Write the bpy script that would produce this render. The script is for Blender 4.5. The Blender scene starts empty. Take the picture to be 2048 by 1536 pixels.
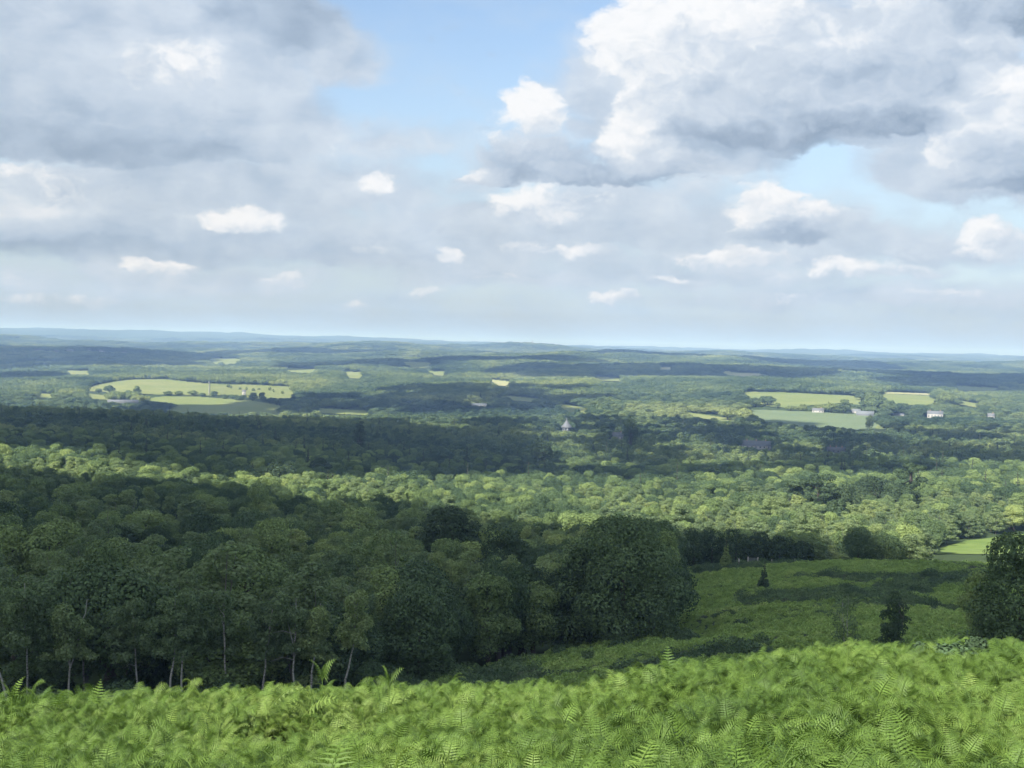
import bpy, math, random
import numpy as np
from mathutils import Vector, Matrix
R = math.radians
rng = np.random.default_rng(7)
random.seed(7)
scene = bpy.context.scene
col = scene.collection

# ------------------------------------------------------------------ camera
F = 2400.0                        # focal length in photograph pixels (2048 wide)
ROLL = math.atan(44 / 2048)
cam_d = bpy.data.cameras.new('camera')
cam = bpy.data.objects.new('camera', cam_d); col.objects.link(cam)
cam_d.sensor_width = 36.0; cam_d.lens = 36.0 * F / 2048
cam_d.clip_start = 0.1; cam_d.clip_end = 90000
PITCH = math.atan(78 / F)
base = Matrix.Rotation(R(90) - PITCH, 4, 'X')
cam.matrix_world = base @ Matrix.Rotation(ROLL, 4, 'Z')
scene.camera = cam
CM = np.array(cam.matrix_world.to_3x3())

def pix_dir(u, v):
    d = CM @ np.array([(u - 1024) / F, (768 - v) / F, -1.0])
    return d / np.linalg.norm(d)
def pix_azel(u, v):
    d = pix_dir(u, v)
    return math.atan2(d[0], d[1]), math.atan2(d[2], math.hypot(d[0], d[1]))
def to_pix(x, y, z):
    P = np.stack([np.asarray(x, float), np.asarray(y, float), np.asarray(z, float)], -1) @ CM   # = CM^T p
    w = np.where(-P[..., 2] > 1e-3, -P[..., 2], 1e-3)
    return 1024 + F * P[..., 0] / w, 768 - F * P[..., 1] / w

# ------------------------------------------------------------------ noise
def _h(ix, iy, s):
    n = (ix * 374761393 + iy * 668265263 + s * 144665) & 0x7fffffff
    n = ((n ^ (n >> 13)) * 1274126177) & 0x7fffffff
    return ((n ^ (n >> 16)) & 0xffff) / 65535.0
def vnoise(x, y, s=0):
    x = np.asarray(x, float); y = np.asarray(y, float)
    ix = np.floor(x).astype(np.int64); iy = np.floor(y).astype(np.int64)
    fx = x - ix; fy = y - iy
    fx = fx * fx * (3 - 2 * fx); fy = fy * fy * (3 - 2 * fy)
    a = _h(ix, iy, s); b = _h(ix + 1, iy, s); c = _h(ix, iy + 1, s); d = _h(ix + 1, iy + 1, s)
    return (a * (1 - fx) + b * fx) * (1 - fy) + (c * (1 - fx) + d * fx) * fy - 0.5
def fbm(x, y, s=0, o=4):
    t = 0; a = 1.0
    for k in range(o):
        t = t + a * vnoise(x * 2 ** k, y * 2 ** k, s + k * 17); a *= 0.5
    return t

# ------------------------------------------------------------------ terrain
def E(*rows): return rows
# per picture column: (distance, ('z', height)) or (distance, row seen, canopy height there)
COLS = {
    0: [(3, -2.6), (8, -3.8), (25, -7.8), (45, -15.5), (75, -24.5), (110, -33), (150, 1100, 11), (200, 1060, 11), (300, 1000, 11), (400, 960, 11), (550, 915, 11),
        (750, 870, 11), (1000, 835, 11), (1300, 805, 11), (1800, -125), (2300, 800, 0), (2700, 775, 10), (3300, 748, 10), (4200, 722, 10), (5500, 697, 10),
        (7500, 681, 10), (9800, -90), (13000, 657, 0), (24000, 40)],
    450: [(3, -2.6), (8, -3.8), (25, -7.8), (45, -15.5), (75, -24.5), (110, -33), (150, 1130, 11), (200, 1085, 11), (300, 1030, 11), (400, 980, 11), (550, 940, 11),
        (750, 895, 11), (1000, 858, 11), (1300, 830, 11), (1800, -135), (2200, 824, 0), (2500, 797, 0), (3000, 763, 0), (3500, 742, 10), (4500, 719, 10), (6000, 704, 10),
        (8000, 693, 10), (9800, -90), (13000, 665, 0), (24000, 40)],
    750: [(3, -2.6), (8, -3.8), (25, -7.8), (45, -14.5), (75, -23.5), (110, -32), (150, 1130, 11), (200, 1085, 11), (300, 1040, 11), (400, 1000, 11), (550, 962, 11),
        (750, 928, 11), (1000, 885, 11), (1300, 850, 11), (1800, 820, 11), (2400, 785, 11), (3200, 750, 0), (4200, 722, 10), (6000, 700, 10),
        (8000, 684, 10), (9800, -60), (13000, 675, 0), (24000, 40)],
    900: [(3, -2.6), (8, -3.75), (25, -7.8), (45, -14.6), (75, -23.4), (110, -31.5), (144, -39), (200, -46), (300, 1045, 11), (400, 1005, 11), (550, 966, 11),
        (750, 933, 11), (1000, 890, 11), (1300, 855, 11), (1800, 817, 11), (2400, 782, 11), (3200, 748, 5), (4200, 718, 10), (5500, 712, 10),
        (8000, 677, 10), (9800, -60), (13000, 686, 0), (24000, -20)],
    1050: [(3, -2.6), (8, -3.7), (25, -7.8), (45, -14.4), (75, -23.4), (110, -30.6), (144, -36.2), (200, -47), (300, 1050, 11), (400, 1010, 11), (550, 970, 11),
        (750, 938, 11), (1000, 895, 11), (1300, 860, 11), (1800, 815, 11), (2400, 780, 11), (3200, 745, 11), (4200, 713, 11), (6000, -60),
        (8000, 687, 10), (9800, -60), (13000, 689, 0), (24000, -20)],
    1400: [(3, -2.6), (8, -3.7), (25, -7.3), (45, -13.7), (75, -21.8), (100, -26.2), (144, -34.3), (200, 1180, 0), (255, 1121, 0), (300, -61), (400, 1015, 11), (550, 970, 11),
        (750, 940, 11), (1000, 900, 11), (1300, 865, 11), (1800, 820, 11), (2400, 775, 11), (3200, 740, 11), (4200, 712, 11), (6000, -60),
        (8000, -70), (13000, 699, 0), (24000, -20)],
    1700: [(3, -2.5), (8, -3.6), (25, -6.9), (36, -9.3), (50, -14.2), (75, -20.2), (100, 1277, 0), (150, 1205, 0), (200, 1155, 0), (255, 1118, 0), (290, -54), (320, 1068, 10), (400, 1022, 11), (550, 975, 11),
        (750, 930, 11), (1000, 905, 11), (1300, 875, 11), (1600, 860, 0), (1800, 826, 0), (2300, 785, 0), (2700, 765, 11), (3500, 745, 11), (5000, 728, 11),
        (8000, -80), (13000, 705, 0), (24000, -20)],
    2048: [(3, -2.4), (8, -3.4), (25, -6.5), (42, -9.8), (57, -14.4), (80, -19.4), (150, -30), (200, -36.5), (255, 1118, 0), (275, -46.3), (330, 1075, 0), (345, -52.5), (400, 1040, 11), (550, 975, 11),
        (750, 925, 11), (1000, 900, 11), (1300, 880, 11), (1800, 850, 11), (2400, 812, 11), (3200, 780, 11), (4500, 750, 11), (7000, 731, 11),
        (9800, -95), (13000, 718, 0), (24000, -20)],
}
LR = np.linspace(math.log(2.5), math.log(34000), 420)
AZ = np.linspace(R(-34), R(34), 90)
_caz = []; _cz = []
for u, rows in COLS.items():
    az0 = pix_azel(u, 1000)[0]
    ds = []; zs = []
    for row in rows:
        d = row[0]
        if len(row) == 2: z = row[1]
        else: z = d * math.tan(pix_azel(u, row[1])[1]) - row[2]
        ds.append(math.log(d)); zs.append(z)
    _caz.append(az0); _cz.append(np.interp(LR, ds, zs))
_caz = np.array(_caz); _cz = np.array(_cz)
GRID = np.stack([np.interp(AZ, _caz, _cz[:, j]) for j in range(len(LR))], 1)
def blur(g, n, axis):
    k = np.exp(-0.5 * (np.arange(-3 * n, 3 * n + 1) / n) ** 2); k /= k.sum()
    pad = [(0, 0), (0, 0)]; pad[axis] = (3 * n, 3 * n)
    gp = np.pad(g, pad, mode='edge')
    return np.apply_along_axis(lambda a: np.convolve(a, k, 'valid'), axis, gp)
GRID = blur(blur(GRID, 2, 1), 5, 0)

def H(x, y):
    x = np.asarray(x, float); y = np.asarray(y, float)
    r = np.maximum(np.hypot(x, y), 2.6)
    az = np.arctan2(x, y)
    azc = np.clip(az, AZ[0], AZ[-1])
    fi = (azc - AZ[0]) / (AZ[1] - AZ[0]); i = np.clip(fi.astype(int), 0, len(AZ) - 2); fi = fi - i
    fj = np.clip((np.log(r) - LR[0]) / (LR[1] - LR[0]), 0, len(LR) - 1.001); j = fj.astype(int); fj = fj - j
    z = (GRID[i, j] * (1 - fj) + GRID[i, j + 1] * fj) * (1 - fi) + (GRID[i + 1, j] * (1 - fj) + GRID[i + 1, j + 1] * fj) * fi
    # behind the viewer the hill top goes on nearly level
    b = np.clip((np.abs(az) - R(75)) / R(70), 0, 1); b = b * b * (3 - 2 * b)
    z = z * (1 - b) + np.maximum(z, -2.6 - 0.012 * r) * b
    z = z + fbm(x / 14, y / 14, 3) * 0.5 * np.clip((r - 5) / 30, 0, 1)
    z = z + fbm(x / 70, y / 70, 5) * 1.6 * np.clip((r - 60) / 200, 0, 1) * np.clip((1600 - r) / 900, 0, 1)
    z = z + fbm(x / 420, y / 420, 9) * 25 * np.clip((r - 900) / 2400, 0, 1)
    z = z + fbm(x / 800, y / 620, 13, 3) * 40 * np.clip((r - 2700) / 2500, 0, 1) * np.clip((11500 - r) / 3000, 0, 1)
    z = z + fbm(x / 1700, y / 1700, 11) * 46 * np.clip((r - 2600) / 5000, 0, 1)
    return z

RS = np.exp(np.linspace(math.log(3), math.log(30000), 2600))
def ground_at(u, v, dmin=3.0):
    """the point of the terrain that is looked at along one line of sight"""
    d = pix_dir(u, v); hz = math.hypot(d[0], d[1])
    rs = RS[RS > dmin]
    xs = d[0] / hz * rs; ys = d[1] / hz * rs; zs = d[2] / hz * rs
    hit = np.nonzero(H(xs, ys) >= zs)[0]
    k = hit[0] if len(hit) else len(rs) - 1
    return float(xs[k]), float(ys[k])
def on(u, d):
    az = pix_azel(u, 900)[0]
    x = d * math.sin(az); y = d * math.cos(az)
    return x, y, float(H(x, y))

# ------------------------------------------------------------------ small helpers
def tag(o, label=None, cat=None, group=None, kind=None):
    if label: o['label'] = label
    if cat: o['category'] = cat
    if group: o['group'] = group
    if kind: o['kind'] = kind
    return o
def mesh_np(name, verts, faces, mats, midx=None, smooth=False):
    verts = np.asarray(verts, np.float32); k = faces.shape[1]
    me = bpy.data.meshes.new(name)
    me.vertices.add(len(verts)); me.vertices.foreach_set('co', verts.ravel())
    me.loops.add(faces.size); me.loops.foreach_set('vertex_index', faces.ravel().astype(np.int32))
    me.polygons.add(len(faces))
    me.polygons.foreach_set('loop_start', np.arange(0, faces.size, k, dtype=np.int32))
    me.polygons.foreach_set('loop_total', np.full(len(faces), k, np.int32))
    for m in mats: me.materials.append(m)
    if midx is not None: me.polygons.foreach_set('material_index', np.asarray(midx, np.int32))
    if smooth: me.polygons.foreach_set('use_smooth', np.ones(len(faces), bool))
    me.update(calc_edges=True)
    return me
def link(name, me, parent=None):
    o = bpy.data.objects.new(name, me); col.objects.link(o)
    if parent is not None: o.parent = parent
    return o
class Geo:
    """quads (triangles are stored as quads with a repeated corner split later) with a material index"""
    def __init__(s): s.v = []; s.f = []; s.m = []; s.n = 0
    def add(s, v, f, m=0):
        v = np.asarray(v, float); f = np.asarray(f, int)
        s.v.append(v); s.f.append(f + s.n); s.m.append(np.full(len(f), m)); s.n += len(v)
    def tris(s):
        fs = []; ms = []
        for f, m in zip(s.f, s.m):
            if f.shape[1] == 4:
                fs += [f[:, [0, 1, 2]], f[:, [0, 2, 3]]]; ms += [m, m]
            else: fs.append(f); ms.append(m)
        return np.concatenate(s.v), np.concatenate(fs), np.concatenate(ms)
    def mesh(s, name, mats, smooth=False):
        v, f, m = s.tris()
        return mesh_np(name, v, f, mats, m, smooth)
    def tube(s, pts, rad, n=6, m=0):
        pts = np.asarray(pts, float); k = len(pts)
        t = np.gradient(pts, axis=0); t /= np.linalg.norm(t, axis=1)[:, None] + 1e-9
        a = np.cross(t, [0.31, 0.95, 0.05]); a /= np.linalg.norm(a, axis=1)[:, None] + 1e-9
        b = np.cross(t, a)
        ang = np.linspace(0, 2 * math.pi, n, endpoint=False)
        v = pts[:, None, :] + (a[:, None, :] * np.cos(ang)[None, :, None] + b[:, None, :] * np.sin(ang)[None, :, None]) * np.asarray(rad)[:, None, None]
        f = []
        for i in range(k - 1):
            for j in range(n):
                f.append((i * n + j, i * n + (j + 1) % n, (i + 1) * n + (j + 1) % n, (i + 1) * n + j))
        s.add(v.reshape(-1, 3), f, m)
    def box(s, x0, x1, y0, y1, z0, z1, m=0):
        v = [(x0, y0, z0), (x1, y0, z0), (x1, y1, z0), (x0, y1, z0), (x0, y0, z1), (x1, y0, z1), (x1, y1, z1), (x0, y1, z1)]
        s.add(v, [(0, 3, 2, 1), (4, 5, 6, 7), (0, 1, 5, 4), (1, 2, 6, 5), (2, 3, 7, 6), (3, 0, 4, 7)], m)

# ------------------------------------------------------------------ materials
class NT:
    def __init__(s, nt): s.nt = nt
    def node(s, t, **kw):
        n = s.nt.nodes.new(t)
        for k, v in kw.items(): setattr(n, k, v)
        return n
    def set(s, sock, v):
        if hasattr(v, 'is_output') or isinstance(v, bpy.types.NodeSocket): s.nt.links.new(v, sock)
        elif v is not None: sock.default_value = v
    def m(s, op, a, b=None, c=None, clamp=False):
        n = s.node('ShaderNodeMath', operation=op, use_clamp=clamp)
        s.set(n.inputs[0], a); s.set(n.inputs[1], b); s.set(n.inputs[2], c)
        return n.outputs[0]
    def vm(s, op, a, b=None, c=None, out=0):
        n = s.node('ShaderNodeVectorMath', operation=op)
        s.set(n.inputs[0], a); s.set(n.inputs[1], b); s.set(n.inputs[2], c)
        return n.outputs['Value'] if out == 'v' else n.outputs[0]
    def mix(s, f, a, b, blend='MIX'):
        n = s.node('ShaderNodeMix', data_type='RGBA', blend_type=blend)
        s.set(n.inputs[0], f); s.set(n.inputs[6], a); s.set(n.inputs[7], b)
        return n.outputs[2]
    def noise(s, vec, scale, detail=3, rough=0.55, out=0):
        n = s.node('ShaderNodeTexNoise')
        s.set(n.inputs['Vector'], vec); n.inputs['Scale'].default_value = scale
        n.inputs['Detail'].default_value = detail; n.inputs['Roughness'].default_value = rough
        return n.outputs[out]
    def ramp(s, f, stops, interp='LINEAR'):
        n = s.node('ShaderNodeValToRGB'); cr = n.color_ramp; cr.interpolation = interp
        while len(cr.elements) < len(stops): cr.elements.new(0.5)
        for e, (p, c) in zip(cr.elements, stops): e.position = p; e.color = (*c, 1) if len(c) == 3 else c
        s.set(n.inputs[0], f); return n.outputs[0]
    def sstep(s, v, a, b):
        n = s.node('ShaderNodeMapRange', interpolation_type='SMOOTHSTEP')
        s.set(n.inputs[0], v); n.inputs[1].default_value = a; n.inputs[2].default_value = b
        return n.outputs[0]
def new_mat(name):
    m = bpy.data.materials.new(name); m.use_nodes = True
    m.node_tree.nodes.clear()
    t = NT(m.node_tree)
    out = t.node('ShaderNodeOutputMaterial')
    return m, t, out
def principled(t, out, colr, rough=0.8, spec=0.3, normal=None):
    p = t.node('ShaderNodeBsdfPrincipled')
    t.set(p.inputs['Base Color'], colr if not isinstance(colr, tuple) else (*colr, 1))
    p.inputs['Roughness'].default_value = rough
    p.inputs['Specular IOR Level'].default_value = spec
    if normal is not None: t.nt.links.new(normal, p.inputs['Normal'])
    t.nt.links.new(p.outputs[0], out.inputs[0]); return p
def plain(name, c, rough=0.8, var=0.25, scale=1.5, spec=0.3):
    m, t, out = new_mat(name)
    pos = t.node('ShaderNodeTexCoord').outputs['Object']
    n = t.noise(pos, scale, 5)
    cc = t.mix(n, tuple(x * (1 - var) for x in c) + (1,), tuple(min(1, x * (1 + var)) for x in c) + (1,))
    principled(t, out, cc, rough, spec)
    return m
def leaf_mat(name, tones, trans=0.3, patch=140.0, isl=0.35, spec=0.12, rough=0.6, pk=1.5, ok=.62):
    """foliage: the kind's own range of greens, chosen per plant, per neighbourhood and per leaf"""
    m, t, out = new_mat(name)
    oi = t.node('ShaderNodeObjectInfo').outputs['Random']
    g = t.node('ShaderNodeNewGeometry')
    pn = t.noise(g.outputs['Position'], 1 / patch, 2)
    f = t.m('ADD', t.m('MULTIPLY', oi, ok), t.m('MULTIPLY_ADD', pn, pk, -.5 * pk + .5 - ok / 2), clamp=True)
    n = len(tones)
    c = t.ramp(f, [(i / (n - 1), tones[i]) for i in range(n)])
    isr = g.outputs['Random Per Island']
    k = t.m('MULTIPLY_ADD', isr, isl * 2, 1 - isl)
    c = t.vm('SCALE', c); c.node.inputs[3].default_value = 1
    t.nt.links.new(k, c.node.inputs[3])
    p = t.node('ShaderNodeBsdfPrincipled')
    t.nt.links.new(c, p.inputs['Base Color']); p.inputs['Roughness'].default_value = rough
    p.inputs['Specular IOR Level'].default_value = spec
    tr = t.node('ShaderNodeBsdfTranslucent')
    c2 = t.vm('MULTIPLY', c, (1.1, 1.2, 0.75)); t.nt.links.new(c2, tr.inputs[0])
    mx = t.node('ShaderNodeMixShader'); mx.inputs[0].default_value = trans
    t.nt.links.new(p.outputs[0], mx.inputs[1]); t.nt.links.new(tr.outputs[0], mx.inputs[2])
    t.nt.links.new(mx.outputs[0], out.inputs[0])
    return m
M = {}
M['birch_leaf'] = leaf_mat('birch_leaf', [(0.108, 0.159, 0.086), (0.156, 0.213, 0.110), (0.216, 0.278, 0.124), (0.288, 0.339, 0.143)], 0.48)
M['oak_leaf'] = leaf_mat('oak_leaf', [(0.037, 0.061, 0.032), (0.057, 0.095, 0.046), (0.088, 0.135, 0.059), (0.135, 0.189, 0.077)], 0.22)
M['ash_leaf'] = leaf_mat('ash_leaf', [(0.073, 0.111, 0.050), (0.121, 0.177, 0.069), (0.181, 0.247, 0.092), (0.272, 0.332, 0.115)], 0.28)
M['far_leaf'] = leaf_mat('far_leaf', [(0.042, 0.074, 0.042), (0.078, 0.121, 0.057), (0.136, 0.184, 0.075), (0.224, 0.267, 0.104)], 0.25, patch=330.0, isl=0.4, pk=2.6, ok=.42)
M['conifer_leaf'] = leaf_mat('conifer_leaf', [(0.030, 0.051, 0.027), (0.044, 0.071, 0.034), (0.061, 0.092, 0.044)], 0.1)
M['dark_leaf'] = leaf_mat('dark_leaf', [(0.030, 0.052, 0.026), (0.040, 0.068, 0.034), (0.052, 0.084, 0.038)], 0.15)
M['bracken'] = leaf_mat('bracken', [(0.055, 0.102, 0.024), (0.084, 0.146, 0.029), (0.113, 0.185, 0.037), (0.168, 0.238, 0.059)], 0.34, patch=6.0, isl=0.22, spec=0.2, rough=0.5)
M['heath'] = leaf_mat('heath', [(0.090, 0.096, 0.077), (0.084, 0.114, 0.065), (0.102, 0.162, 0.069), (0.144, 0.222, 0.088)], 0.25, patch=22.0, isl=0.35)
M['fern_green'] = leaf_mat('fern_green', [(0.146, 0.219, 0.066), (0.184, 0.270, 0.077), (0.236, 0.327, 0.097), (0.282, 0.356, 0.123)], 0.35, patch=18.0, isl=0.3)
M['dead_bracken'] = leaf_mat('dead_bracken', [(.10, .075, .035), (.13, .10, .045)], 0.2, patch=5.0)
M['bark'] = plain('bark', (.060, .050, .040), .9, .4, 3)
def birch_bark():
    m, t, out = new_mat('birch_bark')
    pos = t.node('ShaderNodeTexCoord').outputs['Object']
    v = t.vm('MULTIPLY', pos, (3.0, 3.0, 7.0))
    n = t.noise(v, 1.0, 4, 0.7)
    c = t.ramp(n, [(0.0, (.05, .045, .04)), (0.40, (.10, .09, .08)), (0.47, (.26, .26, .24)), (1, (.36, .36, .34))])
    principled(t, out, c, .7); return m
M['birch_bark'] = birch_bark()
M['grey_bark'] = plain('grey_bark', (.13, .125, .11), .9, .4, 2)

def ground_mat():
    m, t, out = new_mat('ground')
    pos = t.node('ShaderNodeNewGeometry').outputs['Position']
    n1 = t.noise(pos, 1 / 9.0, 6, 0.65); n2 = t.noise(pos, 1 / 260.0, 4, 0.6); n3 = t.noise(pos, 1.3, 4, .7)
    c = t.ramp(n1, [(0.3, (.026, .036, .017)), (0.5, (.045, .075, .026)), (0.7, (.075, .115, .036))])
    c2 = t.ramp(n2, [(0.35, (.026, .042, .018)), (0.65, (.060, .085, .034))])
    c = t.mix(0.45, c, c2)
    c = t.mix(t.m('MULTIPLY', n3, 0.5), c, (.022, .034, .014, 1))
    b = t.node('ShaderNodeBump'); b.inputs['Strength'].default_value = 0.6; b.inputs['Distance'].default_value = 0.5
    t.nt.links.new(n1, b.inputs['Height'])
    principled(t, out, c, .95, .1, b.outputs[0]); return m
def field_mat(name, a, b, row=0.0, ang=0.0, scale=1 / 60.0):
    m, t, out = new_mat(name)
    pos = t.node('ShaderNodeNewGeometry').outputs['Position']
    n = t.noise(pos, scale, 5, 0.6)
    c = t.mix(t.sstep(n, .3, .7), (*a, 1), (*b, 1))
    n2 = t.noise(pos, 1 / 4.0, 3, 0.6)
    c = t.mix(t.m('MULTIPLY', n2, .35), c, (a[0] * .6, a[1] * .65, a[2] * .6, 1))
    if row:
        w = t.node('ShaderNodeTexWave', wave_type='BANDS', bands_direction='X')
        mp = t.node('ShaderNodeMapping'); mp.inputs['Rotation'].default_value = (0, 0, ang)
        t.nt.links.new(pos, mp.inputs[0]); t.nt.links.new(mp.outputs[0], w.inputs[0])
        w.inputs['Scale'].default_value = 1 / row; w.inputs['Distortion'].default_value = 1.2
        c = t.mix(t.m('MULTIPLY', w.outputs['Fac'], .30), c, (a[0] * .45, a[1] * .5, a[2] * .5, 1))
    principled(t, out, c, .9, .1); return m

# ------------------------------------------------------------------ ground sheet
azs = np.concatenate([np.linspace(-180, -40, 60, endpoint=False), np.linspace(-40, 40, 420, endpoint=False), np.linspace(40, 180, 60, endpoint=False)])
azs = np.radians(azs); na = len(azs)
rr = np.exp(np.linspace(math.log(1.2), math.log(30000), 420)); nr = len(rr)
gx = np.outer(rr, np.sin(azs)); gy = np.outer(rr, np.cos(azs))
gz = H(gx, gy)
# treeline lumps of the woods that are too far away for single trees
gz = gz + np.clip((gx ** 2 + gy ** 2) ** .5 / 9000 - 1, 0, 1) * (fbm(gx / 160, gy / 160, 31, 3) * 26)
vv = np.stack([gx, gy, gz], -1).reshape(-1, 3)
ii, jj = np.meshgrid(np.arange(nr - 1), np.arange(na), indexing='ij')
a_ = ii * na + jj; b_ = ii * na + (jj + 1) % na
ff = np.stack([a_, b_, b_ + na, a_ + na], -1).reshape(-1, 4)
cv = len(vv); vv = np.vstack([vv, [[0, 0, float(H(0.0, 0.01))]]])
me = mesh_np('ground', vv, ff, [ground_mat()], smooth=True)
# close the small hole under the viewer with a fan
o = link('ground', me); tag(o, kind='structure')
bm_v = vv[:na]; g = Geo(); g.add(np.vstack([bm_v + [0, 0, .002], [[0, 0, bm_v[:, 2].mean()]]]), [(j, (j + 1) % na, na) for j in range(na)][::1])
o = link('ground', g.mesh('ground_centre', [me.materials[0]], True)); tag(o, kind='structure')


# ------------------------------------------------------------------ fields
def in_poly(u, v, poly):
    u = np.asarray(u); v = np.asarray(v); ins = np.zeros(u.shape, bool)
    n = len(poly)
    for i in range(n):
        x0, y0 = poly[i]; x1, y1 = poly[(i + 1) % n]
        if y0 == y1: continue
        c = ((y0 > v) != (y1 > v)) & (u < (x1 - x0) * (v - y0) / (y1 - y0) + x0)
        ins ^= c
    return ins
M['hay'] = field_mat('hay_field', (.145, .18, .062), (.20, .215, .088))
M['hay_row'] = field_mat('hay_field_rows', (.145, .18, .062), (.20, .215, .088), row=16.0, ang=0.5)
M['pasture'] = field_mat('pasture', (.14, .18, .062), (.18, .205, .075))
M['crop'] = field_mat('crop_field', (.12, .165, .09), (.15, .19, .105), row=9.0, ang=1.2)
M['stubble'] = field_mat('stubble_field', (.32, .31, .18), (.25, .27, .12))
M['meadow'] = field_mat('meadow', (.11, .165, .042), (.15, .205, .055), scale=1 / 12.0)
FIELDS = [
    ('pasture', [(622, 815), (742, 821), (735, 831), (645, 827)]),
    ('hay', [(1010, 790), (1075, 797), (1070, 805), (1020, 801)]),
    ('hay', [(120, 740), (190, 742), (185, 750), (130, 749)]),
    ('pasture', [(560, 735), (640, 738), (630, 747), (575, 745)]),
    ('hay', [(1180, 752), (1250, 756), (1245, 763), (1190, 761)]),
    ('pasture', [(1900, 770), (2010, 776), (2000, 784), (1910, 781)]),
    ('hay', [(163, 776), (200, 768), (255, 759), (330, 758), (400, 765), (420, 767), (420, 792), (380, 791), (300, 789), (230, 787), (200, 783), (165, 783)]),
    ('hay_row', [(420, 767), (480, 768), (588, 773), (597, 797), (560, 801), (500, 796), (450, 790), (420, 792)]),
    ('pasture', [(250, 800), (330, 792), (400, 793), (440, 796), (500, 800), (568, 812), (560, 830), (440, 830), (320, 826), (345, 810), (300, 802)]),
    ('hay', [(68, 786), (115, 788), (114, 797), (70, 794)]),
    ('hay', [(172, 786), (226, 792), (222, 801), (176, 797)]),
    ('pasture', [(413, 717), (482, 717), (478, 728), (430, 732)]),
    ('hay', [(678, 743), (733, 743), (731, 758), (700, 757)]),
    ('pasture', [(805, 723), (868, 725), (866, 736), (815, 737)]),
    ('hay', [(852, 741), (901, 743), (896, 753), (858, 750)]),
    ('stubble', [(972, 757), (1030, 763), (1028, 775), (985, 770)]),
    ('hay', [(1095, 803), (1180, 817), (1184, 829), (1128, 823)]),
    ('hay', [(1362, 822), (1475, 838), (1474, 848), (1395, 839)]),
    ('stubble', [(1438, 741), (1548, 748), (1500, 754), (1450, 751)]),
    ('pasture', [(1480, 783), (1560, 784), (1722, 792), (1722, 814), (1690, 806), (1610, 812), (1560, 816), (1505, 808)]),
    ('crop', [(1493, 818), (1600, 822), (1740, 828), (1756, 850), (1742, 864), (1680, 860), (1600, 858), (1520, 845)]),
    ('stubble', [(1753, 783), (1873, 787), (1874, 791), (1755, 787)]),
    ('pasture', [(1755, 787), (1874, 791), (1865, 813), (1772, 808)]),
    ('hay', [(1912, 799), (1965, 809), (1960, 817), (1912, 808)]),
    ('pasture', [(1744, 843), (1756, 848), (1782, 866), (1744, 870)]),
    ('pasture', [(1765, 892), (1880, 906), (1850, 914), (1775, 903)]),
    ('meadow', [(1864, 1122), (1880, 1096), (1930, 1081), (2000, 1073), (2110, 1058), (2300, 1050), (2300, 1130)]),
    ('stubble', [(1308, 733), (1352, 735), (1350, 740), (1312, 739)]),
]
field_xyz = []
for kind, poly in FIELDS:
    pu = [p[0] for p in poly]; pv = [p[1] for p in poly]
    cu, cvv = (min(pu) + max(pu)) / 2, (min(pv) + max(pv)) / 2
    near = kind == 'meadow'
    dm = 268 if near else (9000 if cvv < 730 and cu > 1560 else (700 if cvv > 880 else 1400))
    gxx, gyy = ground_at(min(cu, 2040), cvv, dm)
    dd = math.hypot(gxx, gyy)
    a0 = pix_azel(min(pu) - 3, cvv)[0]; a1 = pix_azel(max(pu) + 3, cvv)[0]
    A = np.linspace(a0, a1, max(8, int((a1 - a0) * 2400 / 1.6)))
    Rr = np.exp(np.linspace(math.log(dd * (.84 if near else .7)), math.log(dd * (1.3 if near else 1.45)), 150))
    X = np.outer(Rr, np.sin(A)); Y = np.outer(Rr, np.cos(A)); Z = H(X, Y) + max(.15, dd * .0005)
    U, V = to_pix(X, Y, Z)
    ins = in_poly(U, V, poly)
    q = ins[:-1, :-1] | ins[1:, :-1] | ins[:-1, 1:] | ins[1:, 1:]
    q = ins[:-1, :-1] & ins[1:, :-1] & ins[:-1, 1:] & ins[1:, 1:]
    i_, j_ = np.nonzero(q)
    if len(i_) == 0:
        print('EMPTY FIELD', kind, cu, cvv, dd); continue
    W = len(A); f = np.stack([i_ * W + j_, i_ * W + j_ + 1, (i_ + 1) * W + j_ + 1, (i_ + 1) * W + j_], -1)
    used, inv = np.unique(f, return_inverse=True)
    P = np.stack([X, Y, Z], -1).reshape(-1, 3)[used]
    nm = {'meadow': 'meadow', 'pasture': 'pasture', 'crop': 'crop_field', 'hay': 'hay_field', 'hay_row': 'hay_field', 'stubble': 'stubble_field'}[kind]
    o = link(nm, mesh_np(nm, P, inv.reshape(f.shape), [M[kind]], smooth=True)); tag(o, kind='structure')

def hits_field(x, y, z, h, w):
    bad = np.zeros(np.shape(x), bool)
    for fr in (0.0, 0.62, 1.0):
        u, v = to_pix(x, y, z + h * fr)
        r = np.hypot(x, y); hw = w * 0.42 * F / r
        for kind, poly in FIELDS:
            if fr == 1.0 and max(p_[1] for p_ in poly) - min(p_[1] for p_ in poly) > 24: continue
            for s in (0,):
                bad |= in_poly(u + s * hw, v, poly)
    return bad

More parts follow.
